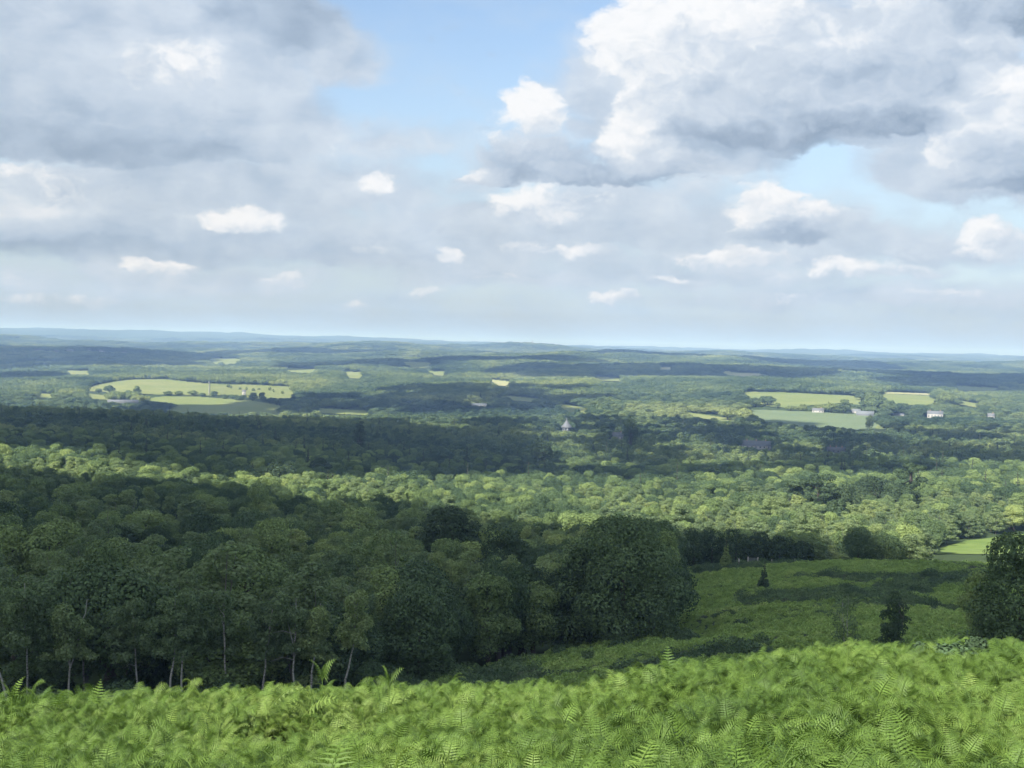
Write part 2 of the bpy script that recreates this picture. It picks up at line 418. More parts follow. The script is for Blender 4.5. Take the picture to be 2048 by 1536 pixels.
# ------------------------------------------------------------------ tree shapes
def unit(n, r):
    d = r.normal(size=(n, 3)); return d / np.linalg.norm(d, axis=1)[:, None]
def crown_blobs(kind, h, w, r):
    B = []
    if kind == 'oak':
        n = 34
        for k in range(n):
            d = unit(1, r)[0]; d[2] = abs(d[2]) * 1.0 - 0.35 * r.random()
            q = r.uniform(.45, .80)
            c = np.array([d[0] * w / 2 * q, d[1] * w / 2 * q, h * .50 + d[2] * h * .46 * q])
            B.append((*c, w * r.uniform(.13, .20)))
        B.append((0, 0, h * .52, w * .30)); B.append((w*.1, 0, h * .36, w * .27))
    elif kind == 'fulloak':
        for k in range(60):
            z = r.uniform(.06, .93); prof = math.sin(min(1, (1 - z) * 1.55 + .10) * math.pi / 2) * (1 if z > .25 else .78 + z * .9)
            a = r.uniform(0, 6.283); q = r.uniform(.45, .80) * prof
            B.append((math.cos(a) * w / 2 * q, math.sin(a) * w / 2 * q, h * z, w * r.uniform(.10, .17)))
        for z in (.25, .45, .65): B.append((0, 0, h * z, w * .27))
    elif kind == 'ash':
        n = 26
        for k in range(n):
            z = r.uniform(.22, .90); prof = math.sin(min(1, (1 - z) * 1.5 + .12) * math.pi / 2) * (.75 if z < .35 else 1)
            a = r.uniform(0, 6.283); q = r.uniform(.3, .68) * prof
            B.append((math.cos(a) * w / 2 * q, math.sin(a) * w / 2 * q, h * z, w * r.uniform(.14, .22)))
        B.append((0, 0, h * .5, w * .25)); B.append((0, 0, h * .7, w * .22))
    elif kind == 'birch':
        stems = [(r.normal() * .12 * w, r.normal() * .12 * w, r.uniform(.8, 1)) for _ in range(3)]
        for k in range(58):
            sx, sy, sh = stems[r.integers(3)]
            z = r.uniform(.17, .95); prof = min(1, (1.02 - z) * 2.0) * (.55 + .45 * min(1, (z - .1) * 3))
            a = r.uniform(0, 6.283); q = r.uniform(.15, .9) * prof
            B.append((sx + math.cos(a) * w / 2 * q * .8, sy + math.sin(a) * w / 2 * q * .8, h * z * sh, w * r.uniform(.08, .145)))
    elif kind == 'conifer':
        for k in range(15):
            z = .06 + .92 * k / 15; rad = (1 - z) * w / 2
            m = max(1, int(7 * (1 - z) + 1))
            for j in range(m):
                a = r.uniform(0, 6.283)
                B.append((math.cos(a) * rad * .6, math.sin(a) * rad * .6, h * z, max(.04 * w, rad * r.uniform(.35, .55))))
    elif kind == 'pine':
        for k in range(20):
            z = r.uniform(.38, .95); a = r.uniform(0, 6.283); q = r.uniform(.2, .9) * (1 - abs(z - .7) * .9)
            B.append((math.cos(a) * w / 2 * q, math.sin(a) * w / 2 * q, h * z, w * r.uniform(.12, .17)))
    elif kind == 'bush':
        for k in range(16):
            a = r.uniform(0, 6.283); q = r.uniform(.1, .75); z = r.uniform(.1, .72) * (1 - q * .4)
            B.append((math.cos(a) * w / 2 * q, math.sin(a) * w / 2 * q, h * z, w * r.uniform(.13, .2)))
    elif kind == 'clump':
        for k in range(15):
            a = r.uniform(0, 6.283); q = math.sqrt(r.random()) * .85
            B.append((math.cos(a) * w / 2 * q, math.sin(a) * w / 2 * q, h * r.uniform(.40, .78), w * r.uniform(.12, .2)))
    return np.array(B)
def crown_geo(kind, h, w, n, size, seed, zs=0.85):
    r = np.random.default_rng(seed)
    B = crown_blobs(kind, h, w, r)
    p = B[:, 3] ** 2; p /= p.sum()
    P = []; N = []; tot = 0
    while tot < n:
        k = r.choice(len(B), n, p=p)
        d = unit(n, r); lowsel = (d[:, 2] < -.2) & (r.random(n) < .5); d[lowsel, 2] *= -1
        rad = B[k, 3] * (1.06 - .38 * r.random(n) ** 1.8)
        bump = 1 + .18 * np.sin(d[:, 0] * 5 + k) * np.cos(d[:, 1] * 6 + k * 2)
        q = B[k, :3] + d * (rad * bump)[:, None] * [1, 1, zs if kind not in ('pine', 'conifer') else .5]
        dist = np.linalg.norm((q[:, None, :] - B[None, :, :3]) / [1, 1, zs], axis=2) / B[None, :, 3]
        dist[np.arange(n), k] = 9
        keep = (dist.min(1) > .70) & (q[:, 2] > .02)
        P.append(q[keep]); N.append(d[keep]); tot += keep.sum()
        if len(P) > 12: break
    P = np.concatenate(P)[:n]; N = np.concatenate(N)[:n]; n = len(P)
    N = N * .9 + [0, 0, .2] + r.normal(size=(n, 3)) * .42
    N /= np.linalg.norm(N, axis=1)[:, None]
    a = np.cross(N, unit(n, r)); a /= np.linalg.norm(a, axis=1)[:, None] + 1e-9
    b = np.cross(N, a)
    L = size * r.uniform(.6, 1.3, n)[:, None]; Wd = L * r.uniform(.55, .95, n)[:, None]
    v = np.stack([P - a * L, P - b * Wd + N * L * .12, P + a * L, P + b * Wd + N * L * .12], 1).reshape(-1, 3)
    f = np.arange(n * 4).reshape(n, 4)
    return v, f, B
def trunk_geo(g, kind, h, w, B, seed, detail=True, m=0):
    r = np.random.default_rng(seed + 99)
    if kind == 'bush':
        for _ in range(5 if detail else 2):
            e = B[r.integers(len(B))]
            g.tube([(0, 0, -.2), (e[0] * .4, e[1] * .4, e[2] * .5), tuple(e[:3])], [.05, .035, .012], 5, m)
        return
    if kind == 'birch':
        ns = 2 if detail else 1
        for s in range(ns):
            ox, oy = r.normal(size=2) * .28 * s
            lx, ly = r.normal(size=2) * .06 * h
            hh = h * r.uniform(.82, .95)
            zz = np.linspace(-.4, hh, 8); tt = np.clip(zz / hh, 0, 1)
            wob = np.cumsum(r.normal(size=(8, 2)) * .07 * h / 12, 0)
            pts = np.stack([ox + lx * tt ** 1.3 + wob[:, 0], oy + ly * tt ** 1.3 + wob[:, 1], zz], -1)
            g.tube(pts, .095 * h / 12 * (1 - tt * .88) * (1 if s == 0 else .75), 6 if detail else 4, m)
            if detail:
                for _ in range(7):
                    i = r.integers(2, 7); e = B[r.integers(len(B))]
                    if e[2] < pts[i][2]: continue
                    mid = (pts[i] + e[:3]) / 2 + [0, 0, .3]
                    g.tube([pts[i], mid, e[:3]], [.028, .02, .008], 3, m)
        return
    hh = {'oak': .55, 'fulloak': .6, 'ash': .75, 'conifer': .97, 'pine': .9, 'clump': .5}[kind] * h
    zz = np.linspace(-.5, hh, 6); tt = np.clip(zz / hh, 0, 1)
    wob = np.cumsum(r.normal(size=(6, 2)) * .05, 0)
    pts = np.stack([wob[:, 0], wob[:, 1], zz], -1)
    r0 = {'oak': .045, 'fulloak': .035, 'ash': .03, 'conifer': .022, 'pine': .028, 'clump': .03}[kind] * h
    g.tube(pts, r0 * (1.15 - tt * .85), 8 if detail else 4, m)
    if detail and kind in ('oak', 'ash', 'pine'):
        for _ in range(10):
            i = r.integers(2, 6); e = B[r.integers(len(B))]
            mid = (pts[i] * .5 + e[:3] * .5) + [0, 0, -.1]
            g.tube([pts[i], mid, e[:3]], [r0 * .45, r0 * .28, r0 * .08], 5, m)
LEAF = {'fulloak': 'oak_leaf', 'birch': 'birch_leaf', 'oak': 'oak_leaf', 'ash': 'ash_leaf', 'conifer': 'conifer_leaf', 'pine': 'conifer_leaf', 'bush': 'oak_leaf', 'clump': 'far_leaf'}
BARK = {'birch': 'grey_bark'}
def template(kind, h, w, n, size, seed, split=True, leaf=None, detail=True):
    """(trunk mesh, crown mesh) or one joined mesh"""
    v, f, B = crown_geo(kind, h, w, n, size, seed)
    leafm = M[leaf or LEAF[kind]]; bark = M[BARK.get(kind, 'bark')]
    g = Geo(); trunk_geo(g, kind, h, w, B, seed, detail)
    if split:
        return g.mesh(kind + '_trunk', [bark], True), mesh_np(kind + '_crown', v, f, [leafm])
    tv, tf, tm = g.tris()
    # joined: triangles of the trunk as degenerate-free quads is not possible, so keep the crown as triangles too
    cf = np.concatenate([f[:, [0, 1, 2]], f[:, [0, 2, 3]]])
    V = np.concatenate([tv, v]); Fc = np.concatenate([tf, cf + len(tv)])
    return mesh_np(kind + '_tree', V, Fc, [bark, leafm], np.concatenate([tm * 0, np.ones(len(cf), int)]))
KINDS = {'birch': (12.0, 5.6), 'oak': (11.5, 11.5), 'ash': (11.5, 8.2)}
LA = {'birch': [template('birch', 12, 5.6, 8500, .115, 10 + s) for s in range(6)],
      'oak': [template('oak', 11.5, 11.5, 17000, .145, 30 + s) for s in range(4)],
      'ash': [template('ash', 11.5, 8.2, 12000, .13, 50 + s) for s in range(4)]}
LB = {k: [template(k, *KINDS[k], {'birch': 8000, 'oak': 14000, 'ash': 11000}[k], {'birch': .125, 'oak': .155, 'ash': .145}[k], 70 + s, False, detail=False) for s in range(4)] for k in KINDS}
LC = [template('oak', 11, 11, 3600, .32, 90 + s, False, 'far_leaf', False) for s in range(3)] + \
     [template('ash', 12, 8.5, 2800, .30, 94 + s, False, 'far_leaf', False) for s in range(3)] + \
     [template('conifer', 14, 6.5, 1500, .3, 97, False, 'conifer_leaf', False)]
LD = [template('clump', 13, 26, 3200, .62, 110 + s, False, 'far_leaf', False) for s in range(5)]

NAME = {'fulloak': 'oak_tree', 'birch': 'birch_tree', 'oak': 'oak_tree', 'ash': 'ash_tree', 'conifer': 'conifer_tree', 'pine': 'pine_tree', 'bush': 'shrub'}
def place_tree(kind, x, y, z, sx, sz, rz, lab, group, cat='tree', near=True, meshes=None, name=None):
    nm = name or NAME[kind]
    if near:
        t, c = meshes or random.choice(LA[kind])
        e = bpy.data.objects.new(nm, None); col.objects.link(e)
        e.location = (x, y, z); e.rotation_euler = (0, 0, rz); e.scale = (sx, sx, sz)
        link('stem' if kind == 'bush' else 'trunk', t, e)
        link('foliage' if kind == 'bush' else 'crown', c, e)
    else:
        e = link(nm, meshes or random.choice(LB[kind])); e.location = (x, y, z); e.rotation_euler = (0, 0, rz); e.scale = (sx, sx, sz)
    tag(e, lab, cat, group)
    return e

# ------------------------------------------------------------------ where the wood stands
def edge_u(d):
    """right edge of the near wood, by distance"""
    return np.interp(d, [100, 112, 122, 134, 142, 150, 262], [700, 850, 950, 1150, 1290, 1330, 1340])
def jitter(d0, d1, sp, a0=-25, a1=25, seed=1, grow=0.0):
    """scattered points, spacing sp (growing with the distance)"""
    r = np.random.default_rng(seed); out = []
    d = d0
    while d < d1:
        s = max(sp, d * grow); n = int(d * R(a1 - a0) / s)
        a = R(a0) + (np.arange(n) + r.random(n)) / n * R(a1 - a0)
        dd = d + s * .9 * (r.random(n) - .5)
        out.append(np.stack([dd * np.sin(a), dd * np.cos(a), np.full(n, s)], -1))
        d += s * .87
    return np.concatenate(out)
SPECIAL = []     # (x, y, radius) kept free for single trees and houses
def free(x, y):
    ok = np.ones(np.shape(x), bool)
    for sx, sy, sr in SPECIAL: ok &= (x - sx) ** 2 + (y - sy) ** 2 > sr * sr
    return ok
def clear_line(u, v, d, half, above=6):
    """keep the view onto something (a house) open: no tree top in front of it"""
    OPEN.append((u - half, u + half, v - above, v + 4, d))
OPEN = []
# ------------------------------------------------------------------ buildings and small structures
M['white_wall'] = plain('white_wall', (.27, .27, .26), .8, .15)
M['brick_wall'] = plain('brick_wall', (.28, .17, .12), .85, .2)
M['slate'] = plain('slate', (.10, .11, .125), .7, .2)
M['tile'] = plain('tile', (.26, .14, .09), .8, .25)
M['pale_roof'] = plain('pale_roof', (.12, .135, .15), .7, .15)
M['glass'] = plain('glass', (.05, .06, .08), .15, .1, spec=.6)
M['wood'] = plain('weathered_wood', (.30, .30, .27), .85, .25, 8)
M['steel'] = plain('steel', (.35, .36, .38), .5, .1)
def house(u, vb, wpx, hpx, lab, cat='house', wall='white_wall', roof='slate', dmin=700, rz=0.0, depth=.5, chim=1, wins=3, name='house', rfrac=.5, opened=True):
    x, y = ground_at(u, vb, dmin); d = math.hypot(x, y); z = float(H(x, y))
    if opened: OPEN.append((u - wpx * .55, u + wpx * .55, vb - hpx - 4, vb - hpx * .35, d)); SPECIAL.append((x, y, wpx * d / F * .6 + 2))
    L = wpx * d / F; Ht = hpx * d / F; D = L * depth if L * depth > 5 else 5
    e = bpy.data.objects.new(name, None); col.objects.link(e); e.location = (x, y, z); e.rotation_euler = (0, 0, rz - math.atan2(x, y))
    tag(e, lab, cat)
    hw = Ht * (1 - rfrac)
    g = Geo(); g.box(-L / 2, L / 2, -D / 2, D / 2, -3, hw)
    g.add([(-L / 2, -D / 2, hw), (-L / 2, D / 2, hw), (-L / 2, 0, Ht - .05)], [(0, 1, 2)]); g.add([(L / 2, -D / 2, hw), (L / 2, D / 2, hw), (L / 2, 0, Ht - .05)], [(0, 1, 2)])
    link('wall', g.mesh('wall', [M[wall]]), e)
    g = Geo(); o_ = .35; t_ = .18
    for s in (-1, 1):
        P = [(-L / 2 - o_, s * (D / 2 + o_), hw - .2), (L / 2 + o_, s * (D / 2 + o_), hw - .2), (L / 2 + o_, 0, Ht), (-L / 2 - o_, 0, Ht)]
        Q = [(a, b, c + t_) for a, b, c in P]
        g.add(P + Q, [(0, 1, 2, 3), (4, 5, 6, 7), (0, 1, 5, 4), (1, 2, 6, 5), (3, 0, 4, 7)])
    rf = link('roof', g.mesh('roof', [M[roof]]), e)
    for c in range(chim):
        cx = -L * .32 + c * L * .64 / max(1, chim - 1) if chim > 1 else L * .25
        g = Geo(); g.box(cx - .5, cx + .5, -.4, .4, Ht - 1, Ht + 1.4); g.box(cx - .25, cx + .25, -.2, .2, Ht + 1.4, Ht + 1.8)
        link('chimney', g.mesh('chimney', [M['brick_wall']]), rf)
    for k in range(wins):
        cx = -L / 2 + (k + .5) * L / wins
        g = Geo(); g.box(cx - .6, cx + .6, -D / 2 - .06, -D / 2 + .05, hw * .4, hw * .8)
        link('window', g.mesh('window', [M['glass']]), e)
    return e
house(1512, 898, 56, 16, 'long white country house with a dark slate roof among trees, right of centre', rfrac=.55, chim=3, wins=7, depth=.35, dmin=800)
house(1236, 880, 22, 15, 'small white-gabled house half hidden by trees, between the pavilion and the long white house', rfrac=.5, wins=3, depth=.6, dmin=800)
house(1672, 905, 34, 10, 'stone house showing its three chimneys above the trees', wall='pale_roof', chim=3, wins=4, depth=.4, dmin=800)
house(1636, 826, 22, 9, 'white farmhouse between the two large right fields', rfrac=.45, wins=4, dmin=1400)
house(1730, 832, 32, 9, 'pale-roofed barn at the end of the farm track', 'barn', wall='slate', roof='pale_roof', chim=0, wins=0, dmin=1400, name='barn', rfrac=.55)
house(1712, 827, 16, 8, 'small white barn behind the pale-roofed barn', 'barn', roof='pale_roof', chim=0, wins=0, dmin=1400, name='barn')
house(1870, 838, 28, 15, 'large cream house among dark trees at the right', rfrac=.35, chim=2, wins=5, dmin=1300)
house(1797, 832, 20, 4, 'low pale shed beside the dark trees right of the barns', 'shed', roof='pale_roof', chim=0, wins=0, dmin=1300, name='shed')
house(958, 813, 30, 6, 'long low pale-roofed building in the dark trees of the centre', 'building', roof='pale_roof', chim=0, wins=4, dmin=1300, name='long_building')
house(246, 806, 56, 6, 'long grey greenhouse roof below the hay fields at left', 'greenhouse', wall='slate', roof='slate', chim=0, wins=0, dmin=1600, name='greenhouse', depth=.3)
house(488, 792, 7, 12, 'small bright white hut in the striped hay field', 'hut', chim=0, wins=1, dmin=1600, name='hut', depth=1, rfrac=.3)
for i, (u, v, w) in enumerate([(76, 703, 14), (112, 706, 9), (140, 704, 12), (176, 703, 9), (205, 705, 12), (248, 707, 13)]):
    house(u, v, w, 5, ['leftmost of the pale houses on the far wooded slope', 'second pale house from the left on the far wooded slope', 'wide pale house, third on the far wooded slope', 'small pale house, fourth on the far wooded slope',
          'pale house, fifth on the far wooded slope', 'yellowish house at the right end of the far wooded slope'][i], wins=2, chim=1, dmin=3300, depth=.6)
house(1862, 756, 6, 4, 'tiny white house in the far dark woods at right', wins=1, dmin=3000, chim=0)
house(1982, 838, 12, 10, 'small pale house near the right edge among the dark trees', wins=2, dmin=1200)
# pavilion with a pointed roof
def pavilion(u, vb, wpx, hpx):
    x, y = ground_at(u, vb, 900); d = math.hypot(x, y); z = float(H(x, y)); w = wpx * d / F; h = hpx * d / F
    OPEN.append((u - wpx * .5, u + wpx * .5, vb - hpx - 4, vb - 3, d)); SPECIAL.append((x, y, w * .7))
    e = bpy.data.objects.new('pavilion', None); col.objects.link(e); e.location = (x, y, z)
    tag(e, 'pavilion with a steep pointed grey roof and little spire among the trees', 'pavilion')
    n = 8; ang = np.linspace(0, 2 * math.pi, n, endpoint=False) + .4
    def ring(rad, zz): return np.stack([np.cos(ang) * rad, np.sin(ang) * rad, np.full(n, zz)], -1)
    def lathe(prof):
        g = Geo(); V = np.concatenate([ring(a, b) for a, b in prof])
        g.add(V, [(i * n + j, i * n + (j + 1) % n, (i + 1) * n + (j + 1) % n, (i + 1) * n + j) for i in range(len(prof) - 1) for j in range(n)]); return g
    link('wall', lathe([(w * .40, -2), (w * .40, h * .30)]).mesh('wall', [M['pale_roof']]), e)
    rf = link('roof', lathe([(w * .52, h * .27), (w * .50, h * .33), (w * .30, h * .52), (w * .14, h * .72), (w * .05, h * .82)]).mesh('roof', [M['slate']]), e)
    link('spire', lathe([(w * .045, h * .80), (w * .06, h * .86), (w * .012, h * 1.05)]).mesh('spire', [M['pale_roof']]), rf)
    for k in range(4):
        a = -2.4 + k * .55; g = Geo(); cx, cy = math.cos(a) * w * .39, math.sin(a) * w * .39
        g.box(cx - .5, cx + .5, cy - .15, cy + .15, h * .06, h * .22); link('window', g.mesh('window', [M['glass']]), e)
pavilion(1133, 862, 22, 25)
# white pole in the far field
x, y = ground_at(418, 790, 1600); d = math.hypot(x, y); hp = 24 * d / F
g = Geo(); g.tube([(0, 0, -1), (0, 0, hp * .5), (0, 0, hp)], [.9, .8, .6], 8)
e = bpy.data.objects.new('white_pole', None); col.objects.link(e); e.location = (x, y, float(H(x, y)))
tag(e, 'tall white pole standing in the far striped hay field', 'pole')
link('shaft', g.mesh('shaft', [M['white_wall']]), e)
g = Geo(); g.box(-1.4, 1.4, -.5, .5, hp, hp + 1.6); link('head', g.mesh('head', [M['white_wall']]), e)
# radio mast on the far ridge
x, y = ground_at(1060, 697, 6500) if False else on(1060, 7900)[:2]
d = math.hypot(x, y); z = float(H(x, y)); top = d * math.tan(pix_azel(1060, 681)[1]) - z
g = Geo(); wb = 5.0
for sx, sy in ((-1, -1), (1, -1), (1, 1), (-1, 1)):
    g.tube([(sx * wb, sy * wb, 0), (sx * 1.2, sy * 1.2, top * .8), (sx * .8, sy * .8, top * .9)], [1.0, .8, .6], 4)
for k in range(9):
    f0 = k / 9 * .8; f1 = (k + 1) / 9 * .8; w0 = wb + (1.2 - wb) * f0 / .8; w1 = wb + (1.2 - wb) * f1 / .8
    for a, b in (((-1, -1), (1, -1)), ((1, -1), (1, 1)), ((1, 1), (-1, 1)), ((-1, 1), (-1, -1))):
        g.tube([(a[0] * w0, a[1] * w0, f0 * top), (b[0] * w1, b[1] * w1, f1 * top)], [.5, .5], 3)
        g.tube([(a[0] * w1, a[1] * w1, f1 * top), (b[0] * w1, b[1] * w1, f1 * top)], [.45, .45], 3)
e = bpy.data.objects.new('radio_mast', None); col.objects.link(e); e.location = (x, y, z); tag(e, 'tall thin lattice radio mast on the far blue ridge', 'mast')
link('lattice_tower', g.mesh('lattice_tower', [M['steel']]), e)
g = Geo(); g.tube([(0, 0, top * .85), (0, 0, top)], [1.3, .9], 6)
for k in range(3): g.box(-3, 3, -1.2, 1.2, top * (.86 + .04 * k), top * (.875 + .04 * k))
link('antenna', g.mesh('antenna', [M['white_wall']]), e)
# gate at the top of the heath
x, y, z = on(1512, 247); z = min(z, 9e9)
vv_, s_ = 0, 247 / F
e = bpy.data.objects.new('gate', None); col.objects.link(e); e.location = (x, y, z + .55); e.rotation_euler = (0, 0, -math.atan2(x, y)); tag(e, 'small wooden field gate between two pale posts on the heath crest', 'gate')
for s in (-1, 1):
    g = Geo(); g.box(s * .98 - .11, s * .98 + .11, -.11, .11, -.6, 1.35); g.box(s * .98 - .13, s * .98 + .13, -.13, .13, 1.35, 1.41)
    link('post', g.mesh('post', [M['wood']]), e)
g = Geo()
for k in range(5): g.box(-.86, .86, -.03, .03, .2 + k * .23, .31 + k * .23)
g.box(-.86, -.76, -.05, -.031, .15, 1.25); g.box(.76, .86, -.05, -.031, .15, 1.25); g.tube([(-.8, -.06, .22), (.8, -.06, 1.15)], [.05, .05], 4)
M['old_wood'] = plain('old_wood', (.12, .13, .13), .9, .25, 8)
link('bars', g.mesh('bars', [M['old_wood']]), e)
for u, dd, hh, lb in [(1484, 246, 1.15, 'pale wooden post standing alone left of the gate'), (1550, 250, .8, 'short thin fence stake just right of the gate'), (1596, 252, .8, 'short thin fence stake farther right of the gate')]:
    x, y, z = on(u, dd)
    g = Geo(); w_ = .12 if hh > 1 else .06
    g.box(-w_, w_, -w_, w_, -.5, hh); g.add([(-w_, -w_, hh), (w_, -w_, hh), (w_, w_, hh), (-w_, w_, hh), (0, 0, hh + .1)], [(0, 1, 4), (1, 2, 4), (2, 3, 4), (3, 0, 4)])
    o = link('fence_post', g.mesh('fence_post', [M['wood']])); o.location = (x, y, z + .55); tag(o, lb, 'post')

# ------------------------------------------------------------------ trees that stand out
def rtemplate(kind, h, w, n, size, seed, leaf=None): return template(kind, h, w, n, size, seed, True, leaf)
def single(kind, u, d, h, w, n, size, seed, lab, cat='tree', leaf=None, name=None, group=None, vtop=None, lean=0.0, rad=None):
    x, y, z = on(u, d)
    if vtop is not None: h = d * math.tan(pix_azel(u, vtop)[1]) - z
    t = rtemplate(kind, h, w, n, size, seed, leaf)
    e = place_tree(kind, x, y, z, 1, 1, 0, lab, group, cat, True, t, name)
    e.rotation_euler = (0, lean, 0)
    SPECIAL.append((x, y, rad if rad is not None else w * .42))
    return e
single('fulloak', 1252, 141, 14, 17.2, 40000, .145, 401, 'great round dark oak at the right-hand end of the wood above the heath', vtop=1046)
single('fulloak', 1185, 143, 11, 11.5, 19000, .145, 402, 'dark green oak directly left of the great round oak, half hidden by it', vtop=1100)
single('ash', 1075, 138, 9, 8.5, 15000, .132, 403, 'paler green tree standing forward of the wood, second left of the great oak', vtop=1155)
single('ash', 985, 131, 8, 8, 14000, .132, 404, 'small bushy tree at the wood edge just above the left end of the pale heath', vtop=1150)
single('fulloak', 845, 118, 8, 8.5, 15000, .132, 405, 'dark bushy tree whose foliage reaches the ground behind the bracken crest', vtop=1190)
single('oak', 902, 232, 16, 12.5, 18000, .198, 406, 'tall dense dark tree rising above the wood in the centre', vtop=988, leaf='conifer_leaf')
single('fulloak', 1010, 205, 14, 12, 14000, .185, 407, 'broad dull green oak in the wood right of the tall dense dark tree', vtop=1052, leaf='dark_leaf')
single('conifer', 1458, 243, 5, 2.9, 3000, .132, 411, 'little conical tree with its top bent, at the upper edge of the heath', vtop=1077, leaf='ash_leaf')
single('conifer', 1535, 196, 4, 2.3, 2200, .112, 412, 'small dark conical tree on the open heath below the gate', vtop=1122)
single('birch', 1702, 99, 4, 2.7, 1600, .079, 413, 'thin half bare birch sapling with a pale stem on the heath', vtop=1180)
single('birch', 1806, 98, 4, 2.9, 7200, .066, 414, 'dense upright young birch on the heath, right of the thin sapling', vtop=1184, leaf='oak_leaf')
single('bush', 1722, 97, 1.5, 2.6, 1800, .066, 415, 'low dark shrub at the foot of the thin birch sapling', cat='shrub')
single('bush', 1770, 99, 1.2, 2.2, 1400, .066, 416, 'low dark shrub between the two young birches', cat='shrub')
single('fulloak', 2052, 80, 7, 7.0, 22000, .092, 417, 'large dark leafy tree cut by the right edge of the picture', vtop=1072)
single('ash', 1972, 84, 5, 3.2, 7000, .079, 418, 'slim bush of paler leaves leaning against the large tree at the right edge', vtop=1135, cat='shrub')
for _i, (_u, _d, _w, _hh, _l) in enumerate([(1905, 27, 1.5, 1.5, 'dark bramble mound in the sunlit bracken left of the large edge tree'), (1968, 31, 1.3, 1.5, 'smaller dark bramble mound below the large tree at the right edge'), (1850, 29, 1.0, 1.35, 'low dark bramble patch right of the oak sapling in the bracken')]):
    single('bush', _u, _d, _hh, _w, 2600, .05, 730 + _i, _l, cat='shrub', leaf='oak_leaf', name='bramble_bush')
for _i, (_u, _d, _v, _w, _l) in enumerate([(1392, 270, 1058, 9, 'first dark tree of the belt behind the heath, touching the great oak'), (1430, 272, 1062, 8.5, 'second dark tree of the belt behind the heath, behind the little conical tree'), (1478, 270, 1060, 9, 'third dark tree of the belt, behind the lone post'),
        (1522, 273, 1066, 8, 'fourth dark tree of the belt, directly behind the gate'), (1566, 270, 1074, 8, 'fifth dark tree of the belt, just right of the gate'), (1608, 271, 1086, 7, 'last and lowest dark tree at the right end of the belt')]):
    single('fulloak', _u, _d, 11, _w, 6500, .17, 740 + _i, _l, vtop=_v, leaf='dark_leaf')
single('bush', 1797, 34, 1.3, .8, 3000, .036, 419, 'small dark oak sapling standing up out of the sunlit bracken', vtop=1252, cat='shrub', name='oak_sapling')
single('bush', 1786, 31, 1.25, .7, 1400, .036, 425, 'knee-high dark seedling right in front of the oak sapling in the bracken', cat='shrub', name='oak_sapling')
single('bush', 1487, 112, 1.5, 1.9, 1400, .073, 420, 'pointed dark shrub at the near edge of the heath hollow', cat='shrub')
single('bush', 1190, 118, 1.2, 2.6, 1600, .073, 421, 'low dark shrub in the pale heath below the great oak', cat='shrub')
single('bush', 1375, 134, 1.6, 4.5, 2800, .086, 422, 'dark bramble mound under the right side of the great oak', cat='shrub', name='bramble_bush')
single('bush', 105, 99, 3.2, 5.5, 6000, .092, 423, 'grey-green shrub below the two leaning trunks at far left', cat='shrub', leaf='birch_leaf')
single('bush', 240, 101, 3.0, 6.5, 6400, .092, 426, 'wide dark shrub under the trees left of the twin white trunks', cat='shrub')
single('bush', 455, 101, 2.6, 5.0, 5200, .092, 427, 'dark shrub right of the twin white trunks', cat='shrub')
single('bush', 770, 108, 4, 6, 6400, .099, 424, 'dark shrub mass at the corner where the wood meets the heath', cat='shrub')
UB = [template('bush', 3.0, 4.6, 3600, .10, 700 + s) for s in range(3)]
for o_ in col.objects:
    if o_.name.startswith('trunk') and o_.parent and 'thin half bare' in o_.parent.get('label', ''): o_.data.materials[0] = M['birch_bark']
# pale trunked birches along the front of the wood
FB = [(20, 104, 1128, -.16, 'birch with a thin white trunk leaning left at the far left edge'),
      (62, 107, 1135, -.05, 'birch with a slightly bent white trunk, second from the left edge'),
      (176, 112, 1150, .05, 'birch with a faint grey trunk between the left pair and the twin trunks'),
      (350, 103, 1165, .0, 'birch with the left one of two straight parallel white trunks'),
      (364, 104, 1180, .03, 'birch with the right one of two straight parallel white trunks'),
      (528, 105, 1190, .06, 'birch with a thin grey trunk right of the twin white trunks'),
      (592, 104, 1172, .0, 'birch with an upright white trunk left of the tallest bracken frond'),
      (622, 104, 1185, .10, 'birch whose thin trunk leans beside the tallest bracken frond'),
      (130, 106, 1170, .10, 'slender birch with a pale trunk leaning right between the left pair and the twins'),
      (290, 106, 1185, -.12, 'birch with a dull curved trunk just left of the twin white trunks'),
      (460, 105, 1180, -.04, 'birch with a faint pale trunk midway between the twins and the frond'),
      (700, 105, 1160, .07, 'birch with a curved pale trunk above the right part of the bracken crest')]
for i, (u, d, vt, ln, lb) in enumerate(FB):
    x, y, z = on(u, d); h = d * math.tan(pix_azel(u, vt)[1]) - z
    v, f, B = crown_geo('birch', h, 5.2, 9000, .11, 440 + i)
    hi = v[:, 2].reshape(-1, 4).mean(1) > h * .47; f = f[hi]
    g = Geo(); r_ = np.random.default_rng(500 + i)
    zz = np.linspace(-.4, h * .9, 10); tt = np.clip(zz / h, 0, 1)
    wob = np.cumsum(r_.normal(size=(10, 2)) * .11, 0)
    pts = np.stack([wob[:, 0], wob[:, 1], zz], -1)
    g.tube(pts, .10 * (1.1 - tt * .95), 7)
    for _ in range(10):
        k = r_.integers(4, 9); e = B[r_.integers(len(B))]
        if e[2] < pts[k][2]: continue
        g.tube([pts[k], (pts[k] + e[:3]) / 2 + [0, 0, .3], e[:3]], [.045, .03, .01], 4)
    used, inv = np.unique(f, return_inverse=True)
    e = place_tree('birch', x, y, z, 1, 1, 0, lb, None, 'tree', True, (g.mesh('birch_trunk', [M['birch_bark']], True), mesh_np('birch_crown', v[used], inv.reshape(f.shape), [M['birch_leaf']])))
    e.rotation_euler = (0, ln, 0); SPECIAL.append((x, y, 1.6))
